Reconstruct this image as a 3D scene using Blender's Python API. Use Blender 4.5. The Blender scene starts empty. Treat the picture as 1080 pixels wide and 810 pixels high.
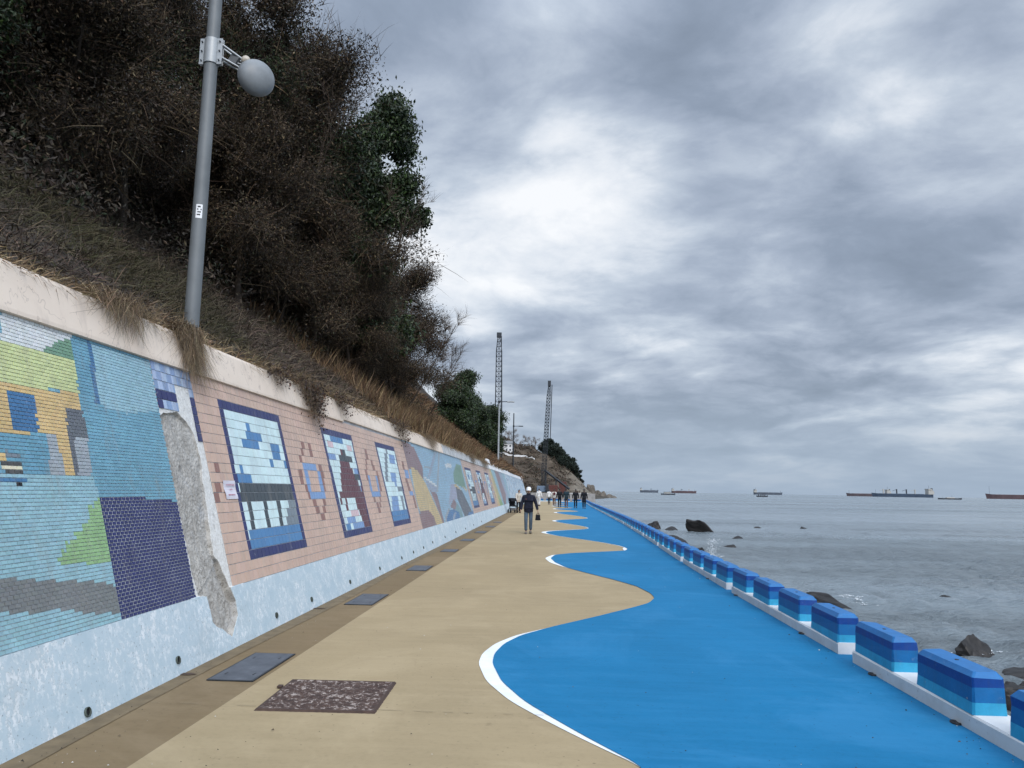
import bpy, bmesh, math, random
import numpy as np
from mathutils import Vector, Matrix, noise as mnoise
SC = bpy.context.scene
COL = SC.collection
R = math.radians
random.seed(7)

# ------------------------------------------------------------------ helpers
def link(o, parent=None):
    COL.objects.link(o)
    if parent is not None: o.parent = parent
    return o
def tag(o, label=None, cat=None, group=None, kind=None):
    if label: o['label'] = label
    if cat: o['category'] = cat
    if group: o['group'] = group
    if kind: o['kind'] = kind
    return o
def thing(name, label, cat, loc=(0, 0, 0), rz=0, group=None):
    o = bpy.data.objects.new(name, None); o.empty_display_size = .2
    o.location = loc; o.rotation_euler = (0, 0, rz)
    link(o); return tag(o, label, cat, group)
def copy_tree(o, parent=None):
    c = o.copy(); COL.objects.link(c); c.parent = parent
    for ch in list(o.children): copy_tree(ch, c)
    return c
def lin(r, g, b):
    f = lambda c: (c/255/12.92) if c/255 <= .04045 else ((c/255+.055)/1.055)**2.4
    return (f(r), f(g), f(b))

class MB:
    """collects shapes and links them as one mesh object"""
    def __init__(s): s.v = []; s.f = []; s.m = []; s.sm = []
    def add(s, vs, fs, mat=0, smooth=False):
        b = len(s.v); s.v += [tuple(v) for v in vs]
        for f in fs: s.f.append([i+b for i in f]); s.m.append(mat); s.sm.append(smooth)
    def box(s, c, d, mat=0, M=None, bev=0, taper=1.0):
        x, y, z = d[0]/2, d[1]/2, d[2]/2
        if bev:
            bm = bmesh.new(); bmesh.ops.create_cube(bm, size=1)
            for v in bm.verts:
                t = taper if v.co.z > 0 else 1
                v.co = Vector((v.co.x*d[0]*t, v.co.y*d[1]*t, v.co.z*d[2]))
            bmesh.ops.bevel(bm, geom=bm.edges[:], offset=bev, segments=2, profile=.6, affect='EDGES')
            vs = [v.co.copy() for v in bm.verts]; bm.verts.index_update()
            fs = [[v.index for v in f.verts] for f in bm.faces]; bm.free()
        else:
            t = taper
            vs = [Vector(p) for p in ((-x,-y,-z),(x,-y,-z),(x,y,-z),(-x,y,-z),(-x*t,-y*t,z),(x*t,-y*t,z),(x*t,y*t,z),(-x*t,y*t,z))]
            fs = [(3,2,1,0),(4,5,6,7),(0,1,5,4),(1,2,6,5),(2,3,7,6),(3,0,4,7)]
        if M is not None: vs = [M @ v for v in vs]
        s.add([v+Vector(c) for v in vs], fs, mat)
    def tube(s, pts, rad, n=8, mat=0, caps=True, smooth=True):
        pts = [Vector(p) for p in pts]
        rad = rad if hasattr(rad, '__len__') else [rad]*len(pts)
        b = []; up = None
        for i, p in enumerate(pts):
            t = (pts[min(i+1, len(pts)-1)]-pts[max(i-1, 0)]).normalized()
            a = up if up is not None else (Vector((1, 0, 0)) if abs(t.x) < .9 else Vector((0, 1, 0)))
            u = (a - t*a.dot(t)).normalized(); w = t.cross(u); up = u
            b += [p+(u*math.cos(2*math.pi*k/n)+w*math.sin(2*math.pi*k/n))*rad[i] for k in range(n)]
        fs = [(i*n+k, i*n+(k+1) % n, (i+1)*n+(k+1) % n, (i+1)*n+k) for i in range(len(pts)-1) for k in range(n)]
        s.add(b, fs, mat, smooth)
        if caps:
            s.add(b[:n], [tuple(range(n))[::-1]], mat); s.add(b[-n:], [tuple(range(n))], mat)
    def lathe(s, prof, n=20, mat=0, M=None, smooth=True):
        vs = [Vector((r*math.cos(2*math.pi*k/n), r*math.sin(2*math.pi*k/n), z)) for r, z in prof for k in range(n)]
        if M is not None: vs = [M @ v for v in vs]
        fs = [(i*n+k, i*n+(k+1) % n, (i+1)*n+(k+1) % n, (i+1)*n+k) for i in range(len(prof)-1) for k in range(n)]
        s.add(vs, fs, mat, smooth)
    def build(s, name, mats, parent=None):
        me = bpy.data.meshes.new(name); me.from_pydata(s.v, [], s.f)
        mats = mats if isinstance(mats, (list, tuple)) else [mats]
        for m in mats: me.materials.append(m)
        me.polygons.foreach_set('material_index', s.m); me.polygons.foreach_set('use_smooth', s.sm)
        me.validate(); me.update()
        return link(bpy.data.objects.new(name, me), parent)

def np_mesh(name, V, F, mat, parent=None, col=None, smooth=False, vcol=None):
    """V (n,3), F (m,k) one face size; col (m,3) per face or vcol (n,3) per vertex -> attribute 'col'"""
    V = np.asarray(V, np.float32); F = np.asarray(F, np.int32); m, k = F.shape
    me = bpy.data.meshes.new(name)
    me.vertices.add(len(V)); me.vertices.foreach_set('co', V.ravel())
    me.loops.add(m*k); me.loops.foreach_set('vertex_index', F.ravel())
    me.polygons.add(m); me.polygons.foreach_set('loop_start', np.arange(0, m*k, k, dtype=np.int32))
    me.polygons.foreach_set('use_smooth', np.full(m, smooth))
    if col is not None:
        a = me.attributes.new('col', 'FLOAT_COLOR', 'FACE')
        a.data.foreach_set('color', np.hstack([col, np.ones((m, 1))]).astype(np.float32).ravel())
    if vcol is not None:
        a = me.attributes.new('col', 'FLOAT_COLOR', 'POINT')
        a.data.foreach_set('color', np.hstack([vcol, np.ones((len(V), 1))]).astype(np.float32).ravel())
    me.materials.append(mat); me.update(calc_edges=True); me.validate()
    return link(bpy.data.objects.new(name, me), parent)

# ------------------------------------------------------------------ materials
class NT:
    def __init__(s, m): s.t = m.node_tree; s.n = s.t.nodes; s.l = s.t.links
    def __call__(s, typ, ins=None, **kw):
        x = s.n.new(typ)
        for k, v in kw.items(): setattr(x, k, v)
        for k, v in (ins or {}).items():
            sk = x.inputs[k]
            if isinstance(v, bpy.types.NodeSocket): s.l.new(v, sk)
            else: sk.default_value = v
        return x
    def ramp(s, fac, stops, interp='LINEAR'):
        x = s.n.new('ShaderNodeValToRGB'); s.l.new(fac, x.inputs[0]); e = x.color_ramp.elements
        x.color_ramp.interpolation = interp
        while len(e) < len(stops): e.new(.5)
        for q, (p, c) in zip(e, stops):
            q.position = p; c = c if hasattr(c, '__len__') else (c, c, c); q.color = (*c[:3], 1)
        return x.outputs[0]
    def mix(s, fac, a, b, blend='MIX'):
        x = s.n.new('ShaderNodeMix'); x.data_type = 'RGBA'; x.blend_type = blend; x.clamp_factor = True
        for i, v in ((0, fac), (6, a), (7, b)):
            if isinstance(v, bpy.types.NodeSocket): s.l.new(v, x.inputs[i])
            elif i == 0: x.inputs[0].default_value = v
            else: x.inputs[i].default_value = (*v[:3], 1)
        return x.outputs[2]
    def math(s, op, a, b=0., c=None):
        x = s.n.new('ShaderNodeMath'); x.operation = op
        for i, v in enumerate((a, b) if c is None else (a, b, c)):
            if isinstance(v, bpy.types.NodeSocket): s.l.new(v, x.inputs[i])
            else: x.inputs[i].default_value = v
        return x.outputs[0]
    def noise(s, vec, scale, detail=4, rough=.55, dist=0):
        ins = {'Scale': scale, 'Detail': detail, 'Roughness': rough, 'Distortion': dist}
        if vec is not None: ins['Vector'] = vec
        return s('ShaderNodeTexNoise', ins).outputs['Fac']
    def mapping(s, vec, scale=(1, 1, 1), loc=(0, 0, 0), rot=(0, 0, 0)):
        return s('ShaderNodeMapping', {'Vector': vec, 'Scale': scale, 'Location': loc, 'Rotation': rot}).outputs[0]

def new_mat(name):
    m = bpy.data.materials.new(name); m.use_nodes = True
    nt = NT(m); b = m.node_tree.nodes['Principled BSDF']
    return m, nt, b
def simple(name, col, rough=.6, metal=0, var=.15, scale=6, bump=0, spec=.4, bscale=40):
    m, nt, b = new_mat(name)
    tc = nt('ShaderNodeTexCoord').outputs['Object']
    n = nt.noise(tc, scale, 5)
    lo = [c*(1-var) for c in col]; hi = [min(1, c*(1+var)) for c in col]
    nt.l.new(nt.ramp(n, [(.3, lo), (.7, hi)]), b.inputs['Base Color'])
    b.inputs['Roughness'].default_value = rough; b.inputs['Metallic'].default_value = metal
    b.inputs['Specular IOR Level'].default_value = spec
    if bump:
        bp = nt('ShaderNodeBump', {'Strength': bump, 'Distance': .01, 'Height': nt.noise(tc, bscale, 5)})
        nt.l.new(bp.outputs[0], b.inputs['Normal'])
    return m
def attr_mat(name, rough=.7, spec=.3, var=.2, scale=8, bump=0, bscale=60, coord='Object', grain=True):
    m, nt, b = new_mat(name)
    a = nt('ShaderNodeAttribute', attribute_name='col').outputs['Color']
    tc = nt('ShaderNodeTexCoord').outputs[coord]
    n = nt.ramp(nt.noise(tc, scale, 6, .6), [(.25, 1-var), (.75, 1+var)]) if grain else None
    nt.l.new(nt.mix(1., a, n, 'MULTIPLY') if grain else a, b.inputs['Base Color'])
    b.inputs['Roughness'].default_value = rough; b.inputs['Specular IOR Level'].default_value = spec
    if bump:
        bp = nt('ShaderNodeBump', {'Strength': bump, 'Distance': .01, 'Height': nt.noise(tc, bscale, 6, .65)})
        nt.l.new(bp.outputs[0], b.inputs['Normal'])
    return m
M = {}
M['leaf'] = attr_mat('foliage', .65, .25, grain=False)
M['glossleaf'] = attr_mat('glossy_foliage', .45, .35, grain=False)
M['blade'] = attr_mat('dry_grass', .8, .15, grain=False)
def tile_mat():
    m, nt, b = new_mat('mosaic_tile'); tc = nt('ShaderNodeTexCoord').outputs['Object']
    a = nt('ShaderNodeAttribute', attribute_name='col').outputs['Color']
    n = nt.ramp(nt.noise(tc, 2.2, 7, .65), [(.25, .86), (.75, 1.1)])
    c = nt.mix(1., a, n, 'MULTIPLY')
    drip = nt.noise(nt.mapping(tc, (5, 5, .35)), 1.6, 6, .65)
    c = nt.mix(nt.ramp(drip, [(.54, 0), (.75, .38)]), c, (.27, .25, .22))
    lime = nt.noise(tc, 9, 7, .75, .3)
    c = nt.mix(nt.ramp(lime, [(.63, 0), (.72, .45)]), c, (.62, .64, .64))
    chip = nt.noise(tc, 34, 3, .6)
    c = nt.mix(nt.ramp(chip, [(.71, 0), (.74, .8)]), c, (.3, .28, .26))
    nt.l.new(c, b.inputs['Base Color']); nt.l.new(nt.ramp(n, [(.8, .24), (1.1, .42)]), b.inputs['Roughness'])
    b.inputs['Specular IOR Level'].default_value = .45
    return m
M['tile'] = tile_mat()
M['bark'] = simple('bark', (.05, .037, .027), .9, var=.4, scale=5, bump=.6)
M['soil'] = simple('dark_soil', (.028, .021, .015), .95, var=.4, scale=3, bump=.8, bscale=8)
M['steel'] = simple('galvanised_steel', (.34, .36, .37), .5, .35, var=.12, scale=5, bump=.05)
M['darksteel'] = simple('dark_steel', (.03, .035, .042), .55, .3, var=.3)
M['rock'] = simple('wet_rock', (.013, .0115, .011), .55, var=.5, scale=2, bump=.9, bscale=6)
M['palerock'] = simple('pale_rock', (.115, .10, .082), .85, var=.45, scale=.25, bump=.8, bscale=2)
M['concrete'] = simple('grey_concrete', (.28, .27, .26), .85, var=.25, scale=2, bump=.3)
M['white'] = simple('white_paint', (.78, .79, .8), .6, var=.06)
M['black'] = simple('black_plastic', (.012, .012, .014), .5, var=.2)
M['skin'] = simple('skin', (.36, .22, .155), .55, var=.06)
M['hair'] = simple('black_hair', (.012, .01, .009), .5, var=.3)
def cloth(name, c): return simple(name, c, .85, var=.2, scale=9, bump=.25, spec=.2)

# ------------------------------------------------------------------ wall frame: a battered plane
WB, WX = .285, -3.12
WN = Vector((1, 0, WB)).normalized()
def wpt(Y, z, h=0.):  # point on the wall face, h metres proud of it
    return Vector((WX-WB*z+WN.x*h, Y, z+WN.z*h))
# ------------------------------------------------------------------ path surfaces
KERB = [(-8, 2.89), (5, 2.9), (14, 2.93), (19.7, 3.03), (28.7, 3.32), (39.5, 3.56), (59, 3.78), (80, 4.02), (98, 4.4), (104, 4.45), (107.5, 4.1), (109.8, 2.9), (110.6, 1.0), (111, -1), (111.3, -6)]
kpts = [Vector((x, y, 0)) for y, x in KERB]
def kerb_x(y): return float(np.interp(y, [k[0] for k in KERB[:11]], [k[1] for k in KERB[:11]]))
def path_mat(name, c, dark, stain):
    m, nt, b = new_mat(name)
    tc = nt('ShaderNodeTexCoord').outputs['Object']
    big = nt.noise(nt.mapping(tc, (.5, .28, 1)), 1.3, 6, .62)
    streak = nt.noise(nt.mapping(tc, (.5, 5, 1)), 1.5, 5, .6)
    fine = nt.noise(tc, 260, 3, .7)
    mid = nt.noise(tc, 22, 4, .6)
    base = nt.mix(nt.ramp(big, [(.3, 0), (.72, 1)]), [v*.86 for v in c], [v*1.1 for v in c])
    base = nt.mix(nt.ramp(streak, [(.42, 0), (.75, .6)]), base, [v*1.12+.012 for v in c])
    base = nt.mix(nt.ramp(mid, [(.2, .25), (.5, 0)]), base, dark)
    spots = nt.noise(tc, 5.5, 2, .5)
    base = nt.mix(nt.ramp(spots, [(.7, 0), (.78, stain)]), base, dark)
    tiny = nt('ShaderNodeTexVoronoi', {'Vector': tc, 'Scale': 3.2}).outputs['Distance']
    base = nt.mix(nt.ramp(tiny, [(.02, .8), (.045, 0)]), base, dark)
    scuff = nt.noise(nt.mapping(tc, (1.2, 7, 1), rot=(0, 0, .25)), 2.6, 7, .7, .4)
    base = nt.mix(nt.ramp(scuff, [(.6, 0), (.72, .3)]), base, dark)
    base = nt.mix(nt.ramp(fine, [(.3, .3), (.6, 0)]), base, [v*.6 for v in c])
    patch = nt.noise(tc, .55, 7, .72, .8)
    base = nt.mix(nt.ramp(patch, [(.5, 0), (.62, .32)]), base, [v*1.22+.03 for v in c])
    worn = nt.noise(nt.mapping(tc, (1, 1, 1)), 9, 8, .8, .3)
    base = nt.mix(nt.ramp(worn, [(.58, 0), (.70, .3)]), base, dark)
    grit = nt('ShaderNodeTexVoronoi', {'Vector': tc, 'Scale': 11.}).outputs['Distance']
    base = nt.mix(nt.ramp(grit, [(.05, .7), (.1, 0)]), base, dark)
    nt.l.new(base, b.inputs['Base Color'])
    b.inputs['Roughness'].default_value = .8; b.inputs['Specular IOR Level'].default_value = .15
    hsum = nt.math('ADD', nt.math('MULTIPLY', fine, .35), nt.math('MULTIPLY', big, 1.5))
    nt.l.new(nt('ShaderNodeBump', {'Strength': .35, 'Distance': .006, 'Height': hsum}).outputs[0], b.inputs['Normal'])
    return m
M['tan'] = path_mat('tan_coating', (.328, .256, .152), (.16, .122, .075), .4)
M['gutter'] = path_mat('gutter_concrete', (.19, .138, .077), (.09, .07, .045), .5)
M['blue'] = path_mat('blue_coating', (.008, .150, .315), (.007, .085, .175), .4)
M['line'] = path_mat('white_line', (.72, .74, .75), (.4, .4, .4), .3)
def strip(name, ys, x0, x1, z, mat, kind='structure'):
    V = []; F = []
    for i, y in enumerate(ys):
        V += [(x0(y), y, z), (x1(y), y, z)]
        if i: F.append((2*i-2, 2*i-1, 2*i+1, 2*i))
    return tag(np_mesh(name, V, F, mat), kind=kind)
ys = list(np.arange(-8, 20, .5))+list(np.arange(20, 111, 2.))
GX = -2.39
strip('path', ys, lambda y: GX, lambda y: kerb_x(y)+.02, 0, M['tan'])
strip('gutter_path', ys, lambda y: -3.16, lambda y: GX, 0, M['gutter'])
strip('gutter_edge_path', ys, lambda y: -3.14, lambda y: -2.93+.03*math.sin(y*.7), .004, simple('gutter_edge', (.15, .112, .064), .85, var=.25, bump=.3))
BL = [(.553,4.796),(.451,4.957),(.238,5.319),(.018,5.72),(-.196,6.133),(-.405,6.715),(-.535,7.384),(-.546,7.814),(-.48,8.311),(-.323,8.805),(.019,9.386),(.595,10.232),(1.199,11.175),(1.423,11.566),(1.577,12.121),(1.582,12.669),(1.455,13.547),(1.144,14.437),(.682,15.539),(.314,16.508),(.084,17.59),(-.012,18.641),(.092,19.627),(.528,20.263),(1.3,20.9),(2.01,21.511),(2.13,22.05),(2.0,22.7)]
tipsy = [(22.3,2.13),(30.0,-.22),(33.8,1.62),(41.3,.2),(46.2,2.14),(56.9,.36),(61,2.1),(68,.3),(72.5,2.0),(80,.2),(84,1.7),(92,0),(96,1.6),(108,.5)]
def blue_x(y):
    if y < 4.796:
        return .553+1.0*(1-math.cos((4.796-y)*math.pi/4.2))*.55
    if y <= 22.05:
        return float(np.interp(y, [p[1] for p in BL], [p[0] for p in BL]))
    for (a, xa), (b, xb) in zip(tipsy, tipsy[1:]):
        if a <= y <= b:
            t = (y-a)/(b-a); return xa+(xb-xa)*(.5-.5*math.cos(math.pi*t))
    return tipsy[0][1] if y < 30 else .5
# smooth the traced edge
yy = np.concatenate([np.arange(-8, 4.8, .1), np.arange(4.8, 24, .06), np.arange(24, 110, .25)])
bx = np.array([blue_x(float(y)) for y in yy]); k = np.ones(5)/5
bx[2:-2] = np.convolve(bx, k, 'valid')
def bxs(y): return float(np.interp(y, yy, bx))
strip('blue_path', list(yy), bxs, lambda y: kerb_x(y)+.3, .008, M['blue'])
def white_w(y):   # the crescents round the left tips
    w = .0
    for c, a, b, s in ((7.1, 2.3, 2.3, .13), (18.4, 2.0, 1.5, .13), (30.2, 1.4, 3.0, .16), (41.4, 1.2, 1.6, .15), (56.9, 1.5, 2, .2), (68, 1.5, 2, .2), (80, 2, 2, .2), (22.15, .55, .5, -.09)):
        t = (y-c)/(a if y < c else b)
        if abs(t) < 1: w += abs(s)*(1-t*t)
    return w+(.03 if y > 20 else 0)
ws = [y for y in yy if white_w(y) > .001]
V = []; F = []
for y in yy:
    w = white_w(y)
    V += [(bxs(y)-max(w, .0005), y, .004), (bxs(y)+.12, y, .004)]
F = [(2*i-2, 2*i-1, 2*i+1, 2*i) for i in range(1, len(yy)) if white_w(yy[i]) > .001]
tag(np_mesh('white_line_path', V, F, M['line']), kind='structure')

# fine transverse joints in the coating
rng = random.Random(12)
V = []; F = []
for y0 in (5.78, 14.2, 26, 41):
    pr = None
    for k in range(41):
        x = -2.93+k*(bxs(y0)+2.9)/40; w = .0018+.002*rng.random(); y = y0+.02*mnoise.noise((x*1.7, y0, 1))+.004*mnoise.noise((x*9, y0, 2))
        V += [(x, y-w, .006), (x, y+w, .006)]
        if k and rng.random() > .3: n = len(V); F.append((n-4, n-2, n-1, n-3))
tag(np_mesh('path_joints', V, F, simple('joint_dirt', (.22, .175, .11), .9)), kind='structure')
# drain covers set in the gutter
def drain_cover(y0, y1, label, group):
    t = thing('drain_cover', label, 'drain cover', (-2.625, (y0+y1)/2, .004), 0, group)
    L = y1-y0
    mb = MB(); mb.box((0, 0, .003), (.36, L, .010), bev=.002); mb.build('plate', M['drain'], t)
    mb = MB()
    for sx in (-.188, .188): mb.box((sx, 0, .0025), (.015, L+.03, .008))
    for sy in (-L/2-.0085, L/2+.0085): mb.box((0, sy, .002), (.36, .015, .0072))
    mb.build('frame', M['darksteel'], t)
    for sy in (-.3, .3):
        for sx in (-.12, .12): mb = MB(); mb.box((sx, sy*L, .008), (.012, .06, .003)); mb.build('lifting_slot', M['black'], t)
    return t
m, nt, b = new_mat('drain_plate'); tc = nt('ShaderNodeTexCoord').outputs['Object']
n = nt.noise(nt.mapping(tc, (1, 1, 1)), 4, 6, .7)
nt.l.new(nt.ramp(n, [(.3, (.045, .052, .065)), (.62, (.09, .1, .118)), (.75, (.2, .21, .22))]), b.inputs['Base Color'])
b.inputs['Roughness'].default_value = .6
nt.l.new(nt('ShaderNodeBump', {'Strength': .5, 'Distance': .004, 'Height': n}).outputs[0], b.inputs['Normal']); M['drain'] = m
DG = 'drain covers along the gutter'
for i, (a, b_) in enumerate([(6.47, 7.5), (10.7, 11.75), (15.2, 16.15), (19.8, 20.6), (24.0, 24.95), (28.5, 29.6), (33, 34), (37.5, 38.5)]):
    lab = ['dark slate drain cover in the gutter, nearest one, beside the rusty plate', 'grey drain cover in the gutter, second nearest one, below the first framed mosaic', 'grey drain cover in the gutter, third one from the camera', 'small looking grey drain cover in the gutter, fourth from the camera'][i] if i < 4 else 'distant grey drain cover in the gutter strip beyond the fourth one'
    drain_cover(a, b_, lab, DG)
# rusty access plate
t = thing('manhole_cover', 'square rusty brown steel manhole cover with flaking worn surface in the tan path', 'manhole cover', (-1.69, 6.12, .003), R(1.5))
m, nt, b = new_mat('rusty_plate'); tc = nt('ShaderNodeTexCoord').outputs['Object']
n1 = nt.noise(nt.mapping(tc, (1, 1, 1)), 15, 8, .74, .5); n2 = nt.noise(tc, 34, 5, .65)
sp_ = nt('ShaderNodeSeparateXYZ', {0: tc}).outputs; ed_ = nt.math('MAXIMUM', nt.math('ABSOLUTE', sp_[0]), nt.math('ABSOLUTE', sp_[1]))
rim_ = nt.ramp(ed_, [(.42, 1), (.44, 0)])
c = nt.ramp(n1, [(.3, (.02, .012, .010)), (.5, (.058, .033, .026)), (.6, (.085, .05, .036))])
c = nt.mix(nt.ramp(nt.math('MULTIPLY', n1, n2), [(.27, 0), (.33, 1)]), c, (.34, .29, .26))
c = nt.mix(nt.math('MULTIPLY', rim_, 1.), nt.ramp(n1, [(.3, (.035, .021, .017)), (.7, (.08, .048, .036))]), c)
nt.l.new(c, b.inputs['Base Color']); b.inputs['Roughness'].default_value = .9
nt.l.new(nt('ShaderNodeBump', {'Strength': 1, 'Distance': .012, 'Height': n1}).outputs[0], b.inputs['Normal']); M['rustplate'] = m
g = 72; V = []; F = []
for i in range(g+1):
    for j in range(g+1):
        x = (i/g-.5)*.92; y = (j/g-.5)*.93
        e = min(i, j, g-i, g-j)
        z = .011+.009*mnoise.noise((x*14, y*14, 0))+.008*mnoise.noise((x*40, y*40, 4))
        if e < 3: z = .011
        if e == 0: z = -.003; x += .006*mnoise.noise((y*30, x*9, 3)); y += .006*mnoise.noise((x*30, y*9, 8))
        V.append((x, y, z))
F = [(i*(g+1)+j, (i+1)*(g+1)+j, (i+1)*(g+1)+j+1, i*(g+1)+j+1) for i in range(g) for j in range(g)]
np_mesh('plate', V, F, M['rustplate'], t)
for x, y in ((-.475, .2),): mb = MB(); mb.box((x, y, .012), (.04, .06, .016), bev=.004); mb.build('hinge', M['rustplate'], t)
t.scale = (.95, .95, 1)

# ------------------------------------------------------------------ sea wall kerb and blocks
seg = [(kpts[i+1]-kpts[i]).length for i in range(len(kpts)-1)]; cum = [0]
for s_ in seg: cum.append(cum[-1]+s_)
def along(s):
    for i in range(len(seg)):
        if s <= cum[i+1] or i == len(seg)-1:
            return kpts[i].lerp(kpts[i+1], (s-cum[i])/seg[i]), (kpts[i+1]-kpts[i]).normalized()
def paint(name, c, spec=.25):
    m, nt, b = new_mat(name); tc = nt('ShaderNodeTexCoord').outputs['Object']
    oi = nt('ShaderNodeObjectInfo').outputs['Random']
    vec = nt('ShaderNodeVectorMath', {0: tc, 1: (0, 0, 0)}, operation='ADD')
    comb = nt('ShaderNodeCombineXYZ', {'X': nt.math('MULTIPLY', oi, 37), 'Y': nt.math('MULTIPLY', oi, 11)})
    nt.l.new(comb.outputs[0], vec.inputs[1]); v = vec.outputs[0]
    n = nt.noise(v, 7, 6, .65); sp = nt.noise(v, 30, 4, .6)
    col = nt.mix(nt.ramp(n, [(.25, 0), (.75, 1)]), [x*.82 for x in c], [min(.85, x*1.14) for x in c])
    col = nt.mix(nt.ramp(sp, [(.68, 0), (.76, .55)]), col, [x*.45+.03 for x in c])
    dirt = nt.noise(nt.mapping(v, (3, 3, .6)), 6, 5, .65)
    col = nt.mix(nt.ramp(dirt, [(.52, 0), (.78, .5)]), col, [x*.55+.025 for x in c])
    salt = nt.noise(v, 11, 8, .75, .4)
    col = nt.mix(nt.ramp(salt, [(.6, 0), (.7, .35)]), col, [min(.8, x*.7+.17) for x in c])
    chip = nt.noise(v, 19, 3, .6)
    col = nt.mix(nt.ramp(chip, [(.735, 0), (.75, .9)]), col, (.27, .27, .265))
    nt.l.new(col, b.inputs['Base Color']); b.inputs['Roughness'].default_value = .5
    b.inputs['Specular IOR Level'].default_value = spec
    nt.l.new(nt('ShaderNodeBump', {'Strength': .3, 'Distance': .004, 'Height': nt.noise(v, 45, 5, .6)}).outputs[0], b.inputs['Normal'])
    return m
PB = [paint('white_block_paint', (.68, .7, .71)), paint('sky_blue_paint', (.03, .30, .50)), paint('mid_blue_paint', (.005, .115, .31)), paint('deep_blue_paint', (.004, .048, .23)), paint('lit_top_blue_paint', (.018, .138, .355))]  # last one: top band's blue, lightened as if lit from above
def block_mesh(seed):
    rng = random.Random(seed); L, Wd = .86, .225
    zs = [.0, .08, .18, .243]; mb = MB()
    def ring(z, ins, dl=0):
        c = .014
        x, y = Wd/2-ins, L/2-ins-dl
        return [(-x+c, -y, z), (x-c, -y, z), (x, -y+c, z), (x, y-c, z), (x-c, y, z), (-x+c, y, z), (-x, y-c, z), (-x, -y+c, z)]
    rings = [ring(zs[0], -.006), ring(zs[1], 0), ring(zs[2], .004), ring(zs[3], .006), ring(.282, .036)]
    j = lambda p: (p[0]+rng.uniform(-.003, .003), p[1]+rng.uniform(-.004, .004), p[2]+rng.uniform(-.0035, .0035))
    rings = [[j(p) for p in r] for r in rings]
    mats = [1, 2, 3, 4]   # painted bands; light from above is painted into the chamfer and top blue
    for i in range(4):
        a, b = rings[i], rings[i+1]
        mb.add(a+b, [(k, (k+1) % 8, 8+(k+1) % 8, 8+k) for k in range(8)], mats[i])
    mb.add(rings[4], [tuple(range(8))], 4)
    return mb
blk = []
for q in range(7):
    t = block_mesh(q).build('sea_wall_block', PB); blk.append(t)
    mb = MB(); mb.lathe([(.016, .281), (.013, .286), (.0, .286)], 10); mb.build('lifting_hole', M['black'], t)
PITCH = 1.279; FIRST = None
s0 = 0
# block end near the camera at Y=5.548 on the near stretch
def s_of_y(y): return y-KERB[0][0]
start = s_of_y(5.70+.43)-PITCH*3
BG = 'blue striped blocks along the sea edge'
KH = .075
KG = 'white kerb sections under the blocks'
GAPS = set()
n = int((cum[-1]-start-1)/PITCH)
kerb_start = start-.8
used = [0]*7
for i in range(n):
    s = start+i*PITCH
    p, d = along(s)
    q = i % 7
    if used[q] == 0: o = blk[q]; used[q] = 1
    else: o = copy_tree(blk[q])
    nx = Vector((d.y, -d.x, 0))
    o.location = p+nx*.128+Vector((0, 0, .117)); o.rotation_euler = (0, 0, math.atan2(-d.x, d.y)+random.uniform(-.014, .014)); o.location.z += random.uniform(-.001, .003)
    rank = i-2
    lab = {2: 'blue striped concrete block cut off by the right edge of the photo', 3: 'largest complete blue striped concrete block, nearest to the camera on the white kerb', 4: 'second nearest complete blue striped concrete block on the white kerb', 5: 'third nearest complete blue striped block, its near end over an opening in the kerb'}.get(i)
    if p.y > 104.5: lab = 'tiny blue block in the row that turns across the far end of the walkway'
    elif not lab: lab = 'blue striped concrete block in the long row along the sea, beyond the nearest four'
    tag(o, lab, 'concrete block', BG)
# kerb sections: openings every four blocks, at Y 8.1, 12.9, 17.9 ...
cuts = [0.0]
sg = start+PITCH*5-.43-.02   # far side of the opening: near end of the sixth block
while sg < cum[-1]: cuts.append(sg); sg += 4*PITCH
def kerb_piece(a, b, idx):
    mb = MB(); prev = None; N = max(2, int((b-a)/1.2)); base = None
    pr = [(0, -.01), (.0, .105), (.012, .119), (.255, .12), (.268, .105), (.272, -.01)]
    for k in range(N+1):
        p, d = along(a+(b-a)*k/N); nx = Vector((d.y, -d.x, 0))
        r = [p+nx*u+Vector((0, 0, w)) for u, w in pr]
        if prev: mb.add(prev+r, [(m_, m_+1, 7+m_, 6+m_) for m_ in range(5)])
        else: mb.add(r, [tuple(range(6))])
        prev = r
    mb.add(prev, [tuple(range(6))[::-1]])
    o = mb.build('kerb', M['kerbwhite'])
    lab = {0: 'white kerb section nearest the camera, at the lower right corner', 1: 'white kerb section under the nearest complete blue blocks', 2: 'third white kerb section from the camera'}.get(idx, 'distant white kerb section under the blue blocks')
    tag(o, lab, 'kerb', KG)
m, nt, b = new_mat('kerb_white'); tc = nt('ShaderNodeTexCoord').outputs['Object']
n_ = nt.noise(tc, 3, 6, .65); c = nt.mix(nt.ramp(n_, [(.4, 0), (.75, .55)]), (.62, .63, .63), (.42, .41, .39))
c = nt.mix(nt.ramp(nt.noise(tc, 25, 4), [(.66, 0), (.72, .7)]), c, (.2, .19, .18))
nt.l.new(c, b.inputs['Base Color']); b.inputs['Roughness'].default_value = .75
nt.l.new(nt('ShaderNodeBump', {'Strength': .3, 'Distance': .005, 'Height': n_}).outputs[0], b.inputs['Normal']); M['kerbwhite'] = m
ci = 0
for a, b_ in zip(cuts, cuts[1:]+[cum[-1]]):
    b2 = b_-.38 if b_ < cum[-1] else b_
    if b2-a > .5: kerb_piece(a, b2, ci); ci += 1
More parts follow.
